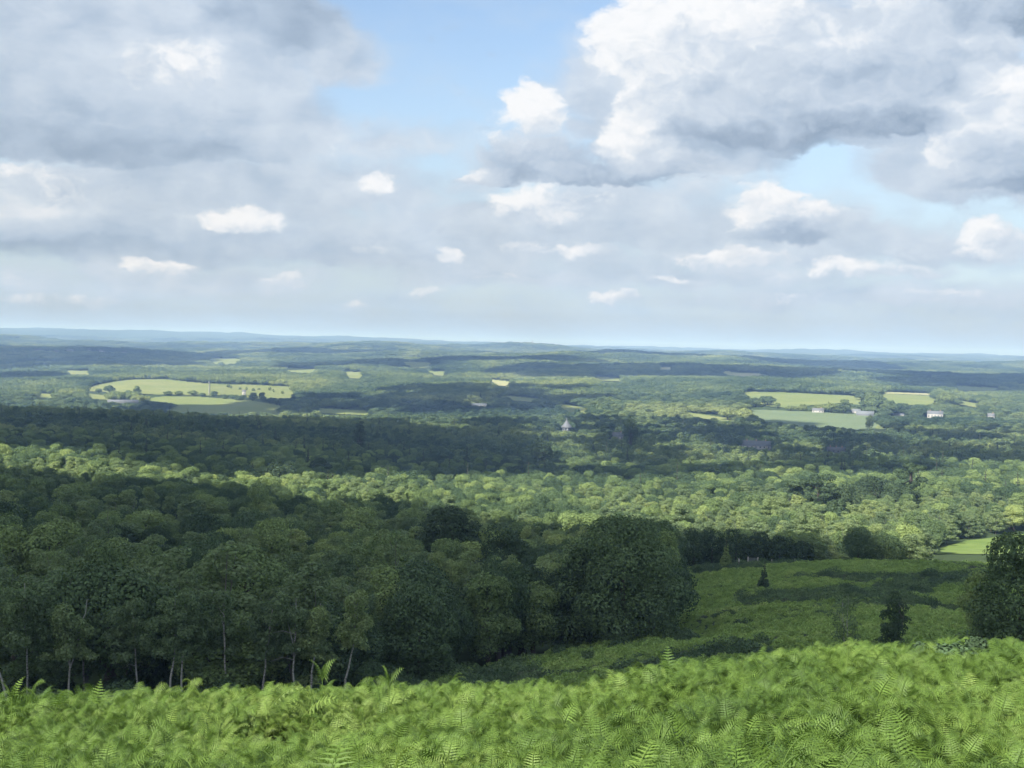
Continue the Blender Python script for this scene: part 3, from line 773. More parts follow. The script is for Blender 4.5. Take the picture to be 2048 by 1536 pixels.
for k in range(34):
    u = -60 + k * 27 + random.uniform(-9, 9)
    if u > 860: break
    d = random.uniform(105, 118); x, y, z = on(u, d)
    if any((x - a) ** 2 + (y - b) ** 2 < 7 for a, b, c in SPECIAL): continue
    sc = random.uniform(.7, 1.35)
    place_tree('bush', x, y, z - .1, sc, sc * random.uniform(.8, 1.3), random.uniform(0, 6), 'dark undergrowth shrub in the shade beneath the front birches' , 'undergrowth shrubs beneath the front birches', 'shrub', True, UB[k % 3])
# dark evergreens in the sunlit wood on the right
for i, (u, d, vt, w, k, lb) in enumerate([
        (1592, 500, 962, 13, 'pine', 'spreading dark pine at the left end of the dark clump in the sunlit wood'),
        (1640, 480, 950, 15, 'pine', 'widest dark pine with level boughs in the sunlit wood'),
        (1690, 490, 955, 14, 'oak', 'dark rounded tree next to the widest pine in the sunlit wood'),
        (1675, 440, 985, 9, 'oak', 'low dark tree hanging below the dark clump in the sunlit wood'),
        (1755, 520, 935, 17, 'oak', 'big dark domed tree between the pines in the sunlit wood'),
        (1825, 515, 925, 15, 'pine', 'tallest dark pine at the right end of the dark clump'),
        (1795, 505, 950, 13, 'oak', 'dark tree filling the gap beneath the tallest dark pine')]):
    single(k, u, d, 15, w, 9000, .26, 460 + i, lb, vtop=vt, leaf='conifer_leaf', rad=5)
for i, (u, d, vt, w, lb) in enumerate([
        (640, 620, 905, 13, 'dark tree standing in the sunlit band left of centre'),
        (560, 560, 918, 15, 'broad dark tree breaking the sunlit band on the left'),
        (380, 500, 945, 12, 'dark tree at the lower edge of the left sunlit band'),
        (1085, 820, 862, 16, 'dark pointed evergreen in front of the pavilion'),
        (720, 900, 826, 10, 'dark pointed evergreen on the skyline of the left wood'),
        (1260, 1050, 818, 17, 'big dark domed tree right of the pavilion')]):
    single('oak', u, d, 14, w, 7000, .33, 480 + i, lb, vtop=vt, leaf='conifer_leaf', rad=5)
# trees standing in and around the far fields
FT = []
def field_tree(u, vb, w, h, lab, dmin=1300, kind=None):
    x, y = ground_at(u, vb, dmin); d = math.hypot(x, y)
    wm = w * d / F; hm = h * d / F
    me_ = random.choice(LC[:6]); bw = 11.0 if me_ in LC[:3] else 8.5
    e = place_tree('oak', x, y, float(H(x, y)) - .5, wm / bw, hm / 11.5, random.uniform(0, 6), lab, 'trees around the far fields', near=False, meshes=me_, name='hedgerow_tree')
for u, vb, w, h, lab in [
        (218, 787, 22, 19, 'round tree standing alone in the large hay field at left'),
        (198, 786, 14, 10, 'small tree just left of the round tree in the hay field'),
        (240, 794, 20, 10, 'bush at the left end of the hedge under the large hay field'),
        (258, 793, 20, 14, 'tree second in the hedge under the large hay field'),
        (274, 790, 18, 17, 'tallest tree in the hedge under the large hay field'),
        (335, 791, 22, 9, 'low bush in the middle hedge below the large hay field'),
        (358, 791, 20, 9, 'low bush second in the middle hedge below the hay field'),
        (385, 792, 22, 12, 'tree at the right end of the middle hedge below the hay field'),
        (405, 794, 14, 9, 'small bush beside the white pole in the far field'),
        (428, 795, 18, 12, 'tree just right of the white pole in the far field'),
        (452, 799, 16, 9, 'small tree between the white pole and the white hut'),
        (478, 802, 20, 9, 'bush below the white hut in the striped field'),
        (506, 802, 22, 16, 'rounded tree right of the white hut'),
        (524, 803, 18, 18, 'pointed tree second right of the white hut'),
        (545, 805, 20, 12, 'tree at the right end of the hedge under the striped field'),
        (442, 733, 14, 10, 'small tree in front of the high small pasture at left'),
        (1555, 817, 13, 14, 'lone round tree between the two large right fields'),
        (1582, 822, 26, 13, 'low tree left of the white farmhouse'),
        (1602, 823, 22, 12, 'tree directly left of the white farmhouse'),
        (1662, 826, 30, 22, 'broad tree right of the white farmhouse'),
        (1688, 829, 30, 28, 'largest domed tree right of the white farmhouse'),
        (1748, 828, 46, 40, 'large dark tree between the left and right far fields'),
        (1775, 832, 34, 34, 'dark tree just left of the striped right field'),
        (1738, 860, 18, 28, 'small tree on the lower edge of the blue-green crop field'),
        (1535, 812, 40, 22, 'wide tree on the left of the upper right field'),
        (1512, 814, 30, 18, 'tree behind the wide tree at the left of the upper right field'),
        (1455, 842, 34, 32, 'light round tree at the left of the crop field'),
        (1490, 842, 34, 30, 'second light round tree at the left of the crop field'),
        (1890, 815, 36, 34, 'dark tree at the right end of the small right pasture')]:
    field_tree(u, vb, w, h, lab)
# a row of small trees across the striped field
for k in range(9):
    u = 452 + k * 14 + random.uniform(-5, 5); field_tree(u, 776 + k * 1.2 + random.uniform(-2, 4), random.uniform(5, 9), random.uniform(5, 9), 'tiny tree in the row across the striped hay field' )

near = jitter(106, 560, 7.6, seed=3, grow=.0145)
nx, ny = near[:, 0], near[:, 1]; nd = np.hypot(nx, ny)
nu = 1024 + F * np.arctan2(nx, ny)
keep = (nu < edge_u(nd)) | (nd > 266)
keep &= ~((nd < 118) & (nu > 830))
keep &= ~((nu > 1835) & (nd > 260) & (nd < 350))
keep &= free(nx, ny)
near = near[keep]; nx, ny, ns = near.T; nd = np.hypot(nx, ny); nz = H(nx, ny); nu = 1024 + F * np.arctan2(nx, ny)
r = np.random.default_rng(5)
spn = fbm(nx / 45, ny / 45, 77, 2) + r.normal(size=len(nx)) * .22
kind = np.where(spn < -.12, 0, np.where(spn < .12, 2, 1))       # birch, ash, oak
front = (nd < 135) & (nu < 760); kind = np.where(front & (r.random(len(nx)) < .75), 0, kind)
kind = np.where((nd > 275) & (nu > 1200) & (r.random(len(nx)) < .62), 0, kind)
kname = np.array(['birch', 'oak', 'ash'])[kind]
kh = np.array([12.0, 11.5, 11.5])[kind]; kw = np.array([5.6, 11.5, 8.2])[kind]
sz = r.uniform(.72, 1.12, len(nx)); wsc = np.clip(ns * 1.12 / kw, .7, 1.3) * r.uniform(.8, 1.2, len(nx)); big = r.random(len(nx)) < .13; sz = np.where(big, sz * 1.2, sz); wsc = np.where(big, wsc * 1.4, wsc)
sz = np.where(nd > 262, sz * .95, sz)
bad = hits_field(nx, ny, nz, kh * sz, kw * wsc)
# the row right behind the heath is low
lowrow = (nd > 262) & (nd < 300) & (nu > 1330)
sz = np.where(lowrow, sz * .80, sz)
ok = ~bad
TR = [dict(k=kname[i], x=nx[i], y=ny[i], z=nz[i] - .1, sx=wsc[i], sz=sz[i], d=nd[i], u=nu[i], rz=r.uniform(0, 6.28)) for i in np.nonzero(ok)[0]]
# what of them the photograph can show (hidden ones are left out of the count)
seen = []
for t in TR:
    if -40 < t['u'] < 2090: seen.append(t)
seen.sort(key=lambda t: t['d'])
rest = [t for t in TR if not (-40 < t['u'] < 2090)]
cnt = {}
def zone(t):
    u, d = t['u'], t['d']
    side = 'left' if u < 700 else ('middle' if u < 1370 else 'right')
    return side
def mass_label(t):
    u, d, k = t['u'], t['d'], t['k']
    look = {'birch': 'grey-green birch', 'oak': 'broad dark oak', 'ash': 'rounded green ash'}[k]
    if t['sz'] > 1.02: look = 'tall ' + look
    elif t['sz'] < .84: look = 'low ' + look
    sec = [(150, 'at the left edge'), (300, 'above the left birches'), (450, 'over the twin white trunks'), (600, 'right of the twin white trunks'), (760, 'over the curved pale trunk'),
           (890, 'left of the tall dark tree'), (1030, 'by the tall dark tree'), (1180, 'left of the great oak'), (1370, 'behind the great oak'), (1550, 'above the gate'),
           (1740, 'right of the gate'), (1900, 'left of the bright meadow'), (9999, 'behind the bright meadow')]
    where = ', ' + [w_ for x_, w_ in sec if u < x_][0]
    if u > 1370: row = [r_ for x_, r_ in [(290, 'first row beyond the heath'), (330, 'second row beyond the heath'), (380, 'third row beyond the heath'), (450, 'fourth row beyond the heath'), (999, 'last rows beyond the heath')] if d < x_][0]
    else: row = [r_ for x_, r_ in [(132, 'front row of the wood'), (160, 'second row of the wood'), (205, 'third row of the wood'), (262, 'fourth row of the wood'), (330, 'fifth row of the wood'), (420, 'sixth row of the wood'), (999, 'sunlit back of the wood')] if d < x_][0]
    return look + ', ' + row + where
for t in seen:
    k = t['k']; cnt[k] = cnt.get(k, 0) + 1
    if cnt[k] > 290: rest.append(t); continue
    lab = mass_label(t)
    place_tree(k, t['x'], t['y'], t['z'], t['sx'], t['sz'], t['rz'], lab, {'birch': 'grey-green birches of the wood', 'oak': 'dark oaks of the wood', 'ash': 'green ashes of the wood'}[k], near=t['d'] < 205)
print('near trees', len(seen), cnt, 'rest', len(rest))

# ------------------------------------------------------------------ the woods farther off: one mass
HA = np.linspace(R(-27), R(27), 500); HX = np.outer(np.sin(HA), RS); HY = np.outer(np.cos(HA), RS)
HEL = (H(HX, HY) + np.where(RS > 300, 7, 0)) / RS
HEL = np.maximum.accumulate(HEL, axis=1)
def visible(x, y, z, h, marg=.0035):
    d = np.hypot(x, y); a = np.arctan2(x, y)
    i = np.clip(((a - HA[0]) / (HA[1] - HA[0])).astype(int), 0, len(HA) - 1)
    j = np.clip(np.searchsorted(RS, d * .985) - 1, 0, len(RS) - 1)
    return (z + h) / d > HEL[i, j] - marg
def scatter_obj(name, pts, protos, label=None, kind='stuff'):
    """pts: rows x, y, z, rot, sx, sz, index; one object that sets a plant on every point"""
    pts = np.asarray(pts, float)
    me = bpy.data.meshes.new(name); me.vertices.add(len(pts)); me.vertices.foreach_set('co', pts[:, :3].astype(np.float32).ravel())
    def at(n, t, v, k):
        a = me.attributes.new(n, t, 'POINT'); a.data.foreach_set(k, np.ascontiguousarray(v).ravel())
    at('rot', 'FLOAT_VECTOR', np.stack([pts[:, 7] if pts.shape[1] > 7 else pts[:, 3] * 0, pts[:, 3] * 0, pts[:, 3]], -1).astype(np.float32), 'vector')
    at('scl', 'FLOAT_VECTOR', np.stack([pts[:, 4], pts[:, 4], pts[:, 5]], -1).astype(np.float32), 'vector')
    at('idx', 'INT', pts[:, 6].astype(np.int32), 'value')
    me.update()
    o = link(name, me); tag(o, label, None, None, kind)
    ng = bpy.data.node_groups.new(name, 'GeometryNodeTree')
    ng.interface.new_socket('Geometry', in_out='INPUT', socket_type='NodeSocketGeometry')
    ng.interface.new_socket('Geometry', in_out='OUTPUT', socket_type='NodeSocketGeometry')
    N = ng.nodes; gi = N.new('NodeGroupInput'); go = N.new('NodeGroupOutput')
    iop = N.new('GeometryNodeInstanceOnPoints'); iop.inputs['Pick Instance'].default_value = True
    jn = N.new('GeometryNodeGeometryToInstance')
    for p in protos:
        po = bpy.data.objects.new(name + '_plant', p)      # not linked to any collection
        oi = N.new('GeometryNodeObjectInfo'); oi.inputs['Object'].default_value = po; oi.inputs['As Instance'].default_value = True
        if not hasattr(ng, '_j'): pass
        JN.append((oi, jn))
    j2 = N.new('GeometryNodeJoinGeometry')
    for oi, _ in reversed(JN): ng.links.new(oi.outputs['Geometry'], j2.inputs[0])
    JN.clear(); N.remove(jn)
    def attr(n, t):
        a = N.new('GeometryNodeInputNamedAttribute'); a.data_type = t; a.inputs[0].default_value = n; return a.outputs[0]
    ng.links.new(gi.outputs[0], iop.inputs['Points']); ng.links.new(j2.outputs[0], iop.inputs['Instance'])
    ng.links.new(attr('idx', 'INT'), iop.inputs['Instance Index'])
    ng.links.new(attr('rot', 'FLOAT_VECTOR'), iop.inputs['Rotation']); ng.links.new(attr('scl', 'FLOAT_VECTOR'), iop.inputs['Scale'])
    ng.links.new(iop.outputs[0], go.inputs[0])
    md = o.modifiers.new('scatter', 'NODES'); md.node_group = ng
    return o
JN = []
PT = LB['birch'] + LB['oak'] + LB['ash'] + LC + LD
base_i = {'birch': 0, 'oak': 4, 'ash': 8, 'C': 12, 'D': 12 + len(LC)}
rows = []
for t in rest:
    rows.append((t['x'], t['y'], t['z'], t['rz'], t['sx'], t['sz'], base_i[t['k']] + random.randrange(4)))
def open_ok(x, y, z, h, w):
    u, v = to_pix(x, y, z + h); d = np.hypot(x, y); hw = w * .5 * F / d
    ok = np.ones(np.shape(x), bool)
    for u0, u1, v0, v1, dd in OPEN:
        ok &= ~((u + hw > u0) & (u - hw < u1) & (v < v1) & (d < dd) & (d > dd * .45))
    return ok
mid = jitter(566, 2300, 9.5, seed=11, grow=.0088)
mx, my, ms = mid.T; md_ = np.hypot(mx, my); mz = H(mx, my)
q = rng.random(len(mx)); 
mh = rng.uniform(.7, 1.25, len(mx)) * (1 + .25 * fbm(mx / 90, my / 90, 41, 2)); mw = ms * 1.35 / 10.5 * rng.uniform(.8, 1.25, len(mx))
con = q > .955; mh = np.where(con, mh * 1.15, mh); mw = np.where(con, .9, mw)
ok = ~hits_field(mx, my, mz, 11 * mh, 10.5 * mw) & visible(mx, my, mz, 15) & free(mx, my) & open_ok(mx, my, mz, 11 * mh, 10 * mw)
fine = (md_ < 850) & ~con
idx = np.where(fine, rng.integers(4, 12, len(mx)), 12 + rng.integers(0, 6, len(mx))); idx = np.where(con, 18, idx)
for i in np.nonzero(ok)[0]: rows.append((mx[i], my[i], mz[i] - .3, rng.uniform(0, 6.28), mw[i], mh[i], idx[i]))
print('mid', ok.sum(), 'of', len(mx))
far = jitter(2300, 11500, 17, seed=12, grow=.0062)
fx, fy, fs = far.T; fz = H(fx, fy); fd = np.hypot(fx, fy)
fh = rng.uniform(.65, 1.1, len(fx)); fw = fs * 1.5 / 26 * rng.uniform(.75, 1.3, len(fx))
ok = ~hits_field(fx, fy, fz, 12 * fh, 26 * fw * .8) & visible(fx, fy, fz, 15, .002) & free(fx, fy) & open_ok(fx, fy, fz, 12 * fh, 22 * fw)
for i in np.nonzero(ok)[0]: rows.append((fx[i], fy[i], fz[i] - .5, rng.uniform(0, 6.28), fw[i], fh[i], base_i['D'] + rng.integers(0, 5)))
print('far', ok.sum(), 'of', len(fx))
scatter_obj('woodland', rows, PT)

# ------------------------------------------------------------------ bracken
def frond(g, base, dirv, L, r, lift=1.1, droop=1.6, pin=15, m=0, ws=1.0):
    """one arching frond: stalk, then tapering pairs of toothed pinnae"""
    dirv = np.array(dirv, float); n = 12
    t = np.linspace(0, 1, n)
    el = lift * (1 - .35 * t) - droop * t ** 3.2 + .15 * np.sin(t * 9 + r.uniform(0, 6)) * t
    ds = L / (n - 1)
    P = np.zeros((n, 3)); P[0] = base
    for i in range(1, n):
        e = el[i - 1]; P[i] = P[i - 1] + ds * np.array([dirv[0] * math.cos(e), dirv[1] * math.cos(e), math.sin(e)])
    ro = r.normal() * .45; side = np.array([-dirv[1] * math.cos(ro), dirv[0] * math.cos(ro), math.sin(ro)])
    g.tube(P, .007 * (1.1 - t), 3, m)
    tp = np.linspace(.22, .99, pin)
    for k, tt in enumerate(tp):
        p = np.array([np.interp(tt, t, P[:, c]) for c in range(3)])
        fw = np.array([np.interp(min(1, tt + .05), t, P[:, c]) for c in range(3)]) - np.array([np.interp(tt - .05, t, P[:, c]) for c in range(3)])
        fw /= np.linalg.norm(fw) + 1e-9
        nn = np.cross(side, fw)
        ln = L * .30 * (1 - ((tt - .30) / .72)) ** .75 * r.uniform(.85, 1.1)
        for s in (-1, 1):
            out = side * s * .93 + fw * .36 + np.array([0, 0, -.10])
            q = 6; w = L * .040 * ws * (1.15 - tt * .45)
            V = []
            for a in range(q + 1):
                f_ = a / q; c = p + out * ln * f_ + np.array([0, 0, -.14 * ln * f_ * f_]) + nn * (.03 * L * (1 - f_))
                ww = w * (1 - f_ * .85)
                V += [c - fw * ww * (1 if a % 2 else .5), c + nn * ww * .18, c + fw * ww * (1 if a % 2 else .5)]
            Fc = []
            for a in range(q):
                b = a * 3
                Fc += [(b, b + 1, b + 4, b + 3), (b + 1, b + 2, b + 5, b + 4)]
            g.add(V, Fc, m)
def bracken_plant(seed, nf=5, L=.48):
    r = np.random.default_rng(seed); g = Geo()
    a0 = r.uniform(0, 6.28)
    for k in range(nf):
        a = a0 + k * 2.4 + r.uniform(-.4, .4)
        frond(g, (r.normal() * .10, r.normal() * .10, r.uniform(.05, .42)), (math.cos(a), math.sin(a)), L * r.uniform(.75, 1.15), r, lift=r.uniform(.75, 1.5), droop=r.uniform(1.4, 4.2), pin=13, ws=.72)
    return g.mesh('bracken', [M['bracken']])
BR = [bracken_plant(200 + s) for s in range(8)]
def simple_clump(seed, w=1.2, h=.6, n=340, size=.10, mat='heath'):
    r = np.random.default_rng(seed)
    a = r.uniform(0, 6.283, n); q = np.sqrt(r.random(n)); 
    P = np.stack([np.cos(a) * q * w / 2, np.sin(a) * q * w / 2, h * (1 - q ** 2 * .8) * r.uniform(.35, 1.05, n)], -1)
    N = np.stack([np.cos(a) * q * .6, np.sin(a) * q * .6, np.full(n, .7)], -1) + r.normal(size=(n, 3)) * .45
    N /= np.linalg.norm(N, axis=1)[:, None]
    t = np.cross(N, unit(n, r)); t /= np.linalg.norm(t, axis=1)[:, None]; b = np.cross(N, t)
    L = size * r.uniform(.6, 1.5, n)[:, None] * .6; W = L * .6
    v = np.stack([P - t * L, P - b * W, P + t * L, P + b * W], 1).reshape(-1, 3)
    return mesh_np('clump', v, np.arange(n * 4).reshape(n, 4), [M[mat]])
# near bracken, thick fronds over the whole slope at the viewer's feet
def slope_rot(x, y): return 0.0
rows = []
r = np.random.default_rng(21)
n = 110000
d = np.sqrt(r.uniform(3.4 ** 2, 62 ** 2, n)); a = R(-33) + r.random(n) * R(66)
x = d * np.sin(a); y = d * np.cos(a)
hole = np.clip((fbm(x / 1.7, y / 2.2, 51, 3) - .20) / .12, 0, 1)
hole = np.maximum(hole, np.clip(1.3 - np.hypot((x - 11.5) / 2.6, (y - 30) / 2.2), 0, 1))
dens = 1 - .8 * hole
kp = r.random(n) < dens * np.clip(1.25 - d / 90, .4, 1)
x = x[kp]; y = y[kp]; d = d[kp]; hole = hole[kp]
z = H(x, y)
hs = r.uniform(.85, 1.25, len(x)) * (1.16 + .26 * fbm(x / 3.2, y / 3.2, 61, 3) + .25 * fbm(x / 9, y / 9, 63, 2))
hs = np.where(r.random(len(x)) < .04, hs * 1.25, hs) * .84 * (1 - .4 * hole)
z = z + .16
gd = np.clip((d - 28) / 25, 0, 1)
for i in range(len(x)): rows.append((x[i], y[i], z[i], r.uniform(0, 6.28), hs[i] * (1 + .25 * gd[i]), hs[i], r.integers(0, 8), r.normal() * .24))
_keep = M['bracken']; M['bracken'] = M['dead_bracken']; BR.append(bracken_plant(290)); M['bracken'] = _keep
scatter_obj('bracken', rows, BR)
# heath beyond: heather, low bracken, bilberry
HC = [simple_clump(300 + s, 1.2, .5) for s in range(4)] + [simple_clump(310 + s, 1.5, .75, 480, .12, 'fern_green') for s in range(3)] + [simple_clump(320 + s, 2.6, 1.1, 800, .13, 'oak_leaf') for s in range(2)]
n = 60000
d = np.sqrt(r.uniform(56 ** 2, 268 ** 2, n)); a = R(-26) + r.random(n) * R(52)
x = d * np.sin(a); y = d * np.cos(a); u = 1024 + F * a
kp = (u > edge_u(d) - 40) | (d < 122)
kp &= (d > 95) | (u > 1300) | (r.random(n) < .25)
x, y, d, u = x[kp], y[kp], d[kp], u[kp]; z = H(x, y)
pat = fbm(x / 15, y / 20, 71, 4) + r.normal(size=len(x)) * .10
path = np.abs((u - (1395 + (d - 150) * .4)) ) < 55
rows = []
for i in range(len(x)):
    p = pat[i]
    if p > -.04: k = 4 + r.integers(0, 3)
    elif p > -.22: k = r.integers(0, 4)
    else: k = 7 + r.integers(0, 2) if r.random() < .12 else r.integers(0, 4)
    if d[i] < 100 or (108 < d[i] < 132 and u[i] < 1360 and p > -.2): k = 4 + r.integers(0, 3)
    s = r.uniform(.7, 1.4)
    if path[i] and 128 < d[i] < 160: s *= .45; k = 4 + r.integers(0, 3)
    rows.append((x[i], y[i], z[i] - .05, r.uniform(0, 6.28), s, s * r.uniform(.6, 1.2), k))
scatter_obj('heather', rows, HC)
# grass of the sunlit meadow is the sheet itself with short tufts
# single fronds that stand up over the edge of the slope
def tall_frond(u, vtop, d, lab, L, lean, lift=1.35, droop=.6, nf=1):
    x, y, z = on(u, d)
    top = d * math.tan(pix_azel(u, vtop)[1])
    g = Geo(); rr_ = np.random.default_rng(int(u)); hb = max(.1, top - z - L * .62)
    g.tube([(0, 0, 0), (.02, .01, hb)], [.009, .007], 4)
    for k in range(nf):
        a = lean + k * 2.2
        frond(g, (.02, .01, hb), (math.cos(a), math.sin(a)), L, rr_, lift=lift, droop=droop, pin=9, ws=1.1)
    v, f, m = g.tris()
    o = link('bracken_frond', mesh_np('bracken_frond', v, f, [M['bracken']], m)); o.location = (x, y, z)
    tag(o, lab, 'fern', 'bracken fronds standing up against the dark wood')
tall_frond(650, 1330, 21, 'tallest upright bracken frond standing against the dark wood', .48, 0.6, 1.35, .9, 3)
tall_frond(25, 1368, 20, 'leafy upright bracken frond at the left end of the crest', .42, 1.0, 1.35, .9, 3)
tall_frond(785, 1345, 20, 'upright bracken frond with spreading tips below the pale leaning trunk', .42, 2.2, 1.3, .9, 3)
tall_frond(540, 1357, 21, 'arching bracken frond bowed to the right in front of dark gap', .95, 0.1, 1.0, 2.4, 1)
tall_frond(610, 1376, 21, 'lower arching bracken frond beside the tallest upright frond', .85, 0.0, .9, 2.2, 1)
tall_frond(1345, 1312, 22, 'pointed bracken frond standing up before the small heath hollow', .6, 1.5, 1.4, .5, 2)
tall_frond(197, 1380, 20, 'narrow pointed bracken frond left of the twin white trunks', .5, 1.7, 1.4, .6, 2)


SKY_S = 0.080
HAZE_D = 1.3e-4; HAZE_C = (.34, .56, 1.0)
VEIL = .76; VEIL_C = (3.0, 3.65, 4.35)
CLOUD_RAMP = [(0, (1.55, 2.0, 2.6)), (.35, (2.5, 3.0, 3.65)), (.7, (3.5, 3.9, 4.4)), (1, (5.0, 5.05, 5.15))]
SOFT = [  # u, v, rx, ry, strength, brightness
    (120, 60, 330, 150, .9, .55), (200, 220, 360, 110, .9, .42), (150, 285, 300, 40, 1.0, .02), (360, 150, 190, 90, .9, .85), (540, 50, 120, 75, 1.0, .12),
    (620, 100, 130, 90, .5, .45), (540, 320, 220, 130, .6, .58), (120, 410, 300, 70, .7, .72), (350, 385, 200, 50, .7, .35), (300, 490, 420, 45, .7, .28), (230, 570, 380, 50, .5, .60),
    (830, 280, 110, 50, .45, .62), (760, 470, 260, 120, .5, .55), (1080, 520, 330, 90, .55, .55), (1300, 440, 220, 60, .5, .5), (1750, 500, 300, 50, .4, .5), (1700, 600, 400, 60, .4, .5),
    (1560, 150, 380, 140, 1.0, .60), (1600, 262, 350, 50, 1.0, .12), (1990, 40, 140, 60, .9, .15), (1400, 310, 150, 40, .6, .35), (1960, 330, 140, 90, .8, .35), (700, 130, 80, 60, .35, .6)]
CRISP = [
    (1250, 95, 85, 90, 1, 1.0), (1420, 60, 200, 120, 1, .85), (1620, 80, 230, 110, 1, .62), (1850, 110, 200, 110, 1, .5), (1500, 170, 260, 90, .9, .6), (1590, 250, 340, 52, .95, .22), (1850, 220, 130, 70, .9, .28),
    (1310, 200, 80, 60, .8, .8), (1990, 90, 60, 40, .8, .9), (2010, 40, 110, 50, .9, .12),
    (1990, 230, 110, 90, 1, .9), (1920, 300, 80, 60, .9, .8), (2010, 350, 110, 60, 1, .3), (1960, 310, 90, 50, .8, .5),
    (1066, 232, 80, 70, 1, 1.0), (1080, 320, 170, 45, .8, .42), (1265, 285, 90, 70, 1, .92), (1340, 320, 110, 45, .8, .55), (1150, 352, 250, 20, .8, .22),
    (1060, 415, 105, 60, .9, .86), (970, 345, 55, 22, .8, .82), (1200, 400, 60, 30, .5, .7),
    (1535, 425, 100, 65, 1, .88), (1585, 478, 110, 32, .9, .3), (1640, 435, 50, 35, .8, .8), (1470, 522, 120, 30, .9, .8),
    (490, 440, 100, 36, 1, .95), (765, 370, 48, 34, .85, .92), (350, 535, 65, 24, .9, .85), (270, 525, 40, 14, .8, .85), (110, 395, 60, 45, .6, .85), (888, 517, 36, 24, .7, .85), (355, 140, 110, 60, .55, .9),
    (1760, 545, 160, 26, .8, .78), (1990, 462, 90, 36, .8, .8), (1950, 500, 60, 20, .7, .78), (1140, 500, 200, 18, .5, .75), (1020, 560, 90, 14, .45, .75), (1380, 560, 120, 14, .45, .78), (560, 560, 60, 16, .45, .78), (1640, 600, 110, 12, .42, .75), (120, 600, 130, 16, .45, .75), (1900, 590, 100, 14, .45, .75), (1240, 600, 70, 12, .55, .75), (60, 340, 120, 24, .5, .8), (740, 505, 45, 25, .4, .8), (870, 590, 40, 20, .4, .8), (710, 612, 40, 15, .4, .75)]
# ------------------------------------------------------------------ sun, clouds, haze
SUN_AZ, SUN_EL = R(-143), R(40)
sd = Vector((math.sin(SUN_AZ) * math.cos(SUN_EL), math.cos(SUN_AZ) * math.cos(SUN_EL), math.sin(SUN_EL)))
sl = bpy.data.lights.new('sun', 'SUN'); sl.energy = 5.0; sl.angle = R(0.6); sl.color = (1, .95, .86)
so = bpy.data.objects.new('sun', sl); col.objects.link(so); so.rotation_euler = (-sd).to_track_quat('-Z', 'Y').to_euler()
# the clouds overhead that throw the big shadows on the land; each stands where the sun sends its shadow from
def cloud_mat():
    m, t, out = new_mat('cloud')
    d = t.node('ShaderNodeBsdfDiffuse'); d.inputs[0].default_value = (.9, .9, .92, 1)
    tr = t.node('ShaderNodeBsdfTranslucent'); tr.inputs[0].default_value = (.9, .92, .95, 1)
    mx = t.node('ShaderNodeMixShader'); mx.inputs[0].default_value = .45
    t.nt.links.new(d.outputs[0], mx.inputs[1]); t.nt.links.new(tr.outputs[0], mx.inputs[2]); t.nt.links.new(mx.outputs[0], out.inputs[0])
    return m
M['cloud'] = cloud_mat()
def ico(sub):
    import bmesh
    b = bmesh.new(); bmesh.ops.create_icosphere(b, subdivisions=sub, radius=1)
    v = np.array([x.co[:] for x in b.verts]); f = np.array([[q.index for q in p.verts] for p in b.faces]); b.free(); return v, f
ICV, ICF = ico(3)
def shade_cloud(poly, alt, puff, seed, zg, sy=1.0, gap=.8):
    """poly: outline of the shadow on the ground (x, y)"""
    r = np.random.default_rng(seed)
    px = np.array([p[0] for p in poly], float); py = np.array([p[1] for p in poly], float)
    k = (alt - zg) / sd.z
    V = []; Fc = []; n = 0
    X, Y = np.meshgrid(np.arange(px.min(), px.max(), puff * gap), np.arange(py.min(), py.max(), puff * gap * sy))
    X = X.ravel() + r.uniform(-.2, .2, X.size) * puff; Y = Y.ravel() + r.uniform(-.2, .2, Y.size) * puff * sy
    ins = in_poly(X, Y, list(zip(px, py)))
    for x, y in zip(X[ins], Y[ins]):
        s = puff * r.uniform(.62, 1.05)
        v = ICV * (1 + .16 * np.sin(ICV[:, [0]] * 4 + r.uniform(0, 6)) * np.cos(ICV[:, [1]] * 5 + r.uniform(0, 6)) + .08 * np.sin(ICV[:, [2]] * 11 + r.uniform(0, 6)))
        v = v * [s, s * sy, s * .6]; v[:, 2] = np.maximum(v[:, 2], -.18 * s)
        V.append(v + [x + sd.x * k, y + sd.y * k, alt]); Fc.append(ICF + n); n += len(ICV)
    if not V: return
    o = link('clouds', mesh_np('clouds', np.concatenate(V), np.concatenate(Fc), [M['cloud']], smooth=True)); tag(o, kind='stuff')
# outlines on the ground, metres
shade_cloud([(-190, 80), (-60, 78), (4, 78), (20, 84), (45, 92), (80, 104), (160, 112), (180, 190), (92, 196), (78, 240), (64, 286), (30, 300), (8, 322), (-28, 325), (-58, 398), (-92, 372), (-125, 446), (-170, 410), (-215, 462), (-270, 400)], 520, 24, 1, -38)
shade_cloud([(-560, 650), (-430, 705), (-300, 640), (-215, 725), (-120, 630), (-40, 690), (-60, 1000), (-160, 1450), (-480, 1420), (-700, 1300)], 1100, 80, 2, -80)
shade_cloud([(-60, 640), (120, 630), (330, 800), (520, 900), (760, 1450), (500, 1600), (150, 1700), (-140, 1400)], 1100, 62, 8, -90, 1.0, 2.0)
shade_cloud([(-2600, 3700), (-1200, 3700), (-1300, 5000), (-3000, 5600)], 1900, 260, 3, -90)
shade_cloud([(1100, 2900), (1500, 2400), (2300, 3000), (2500, 4100), (1500, 4100)], 1900, 260, 4, -70)
shade_cloud([(-700, 1900), (100, 1850), (150, 2500), (-420, 2450)], 1100, 80, 5, -110, 1.0, 1.5)
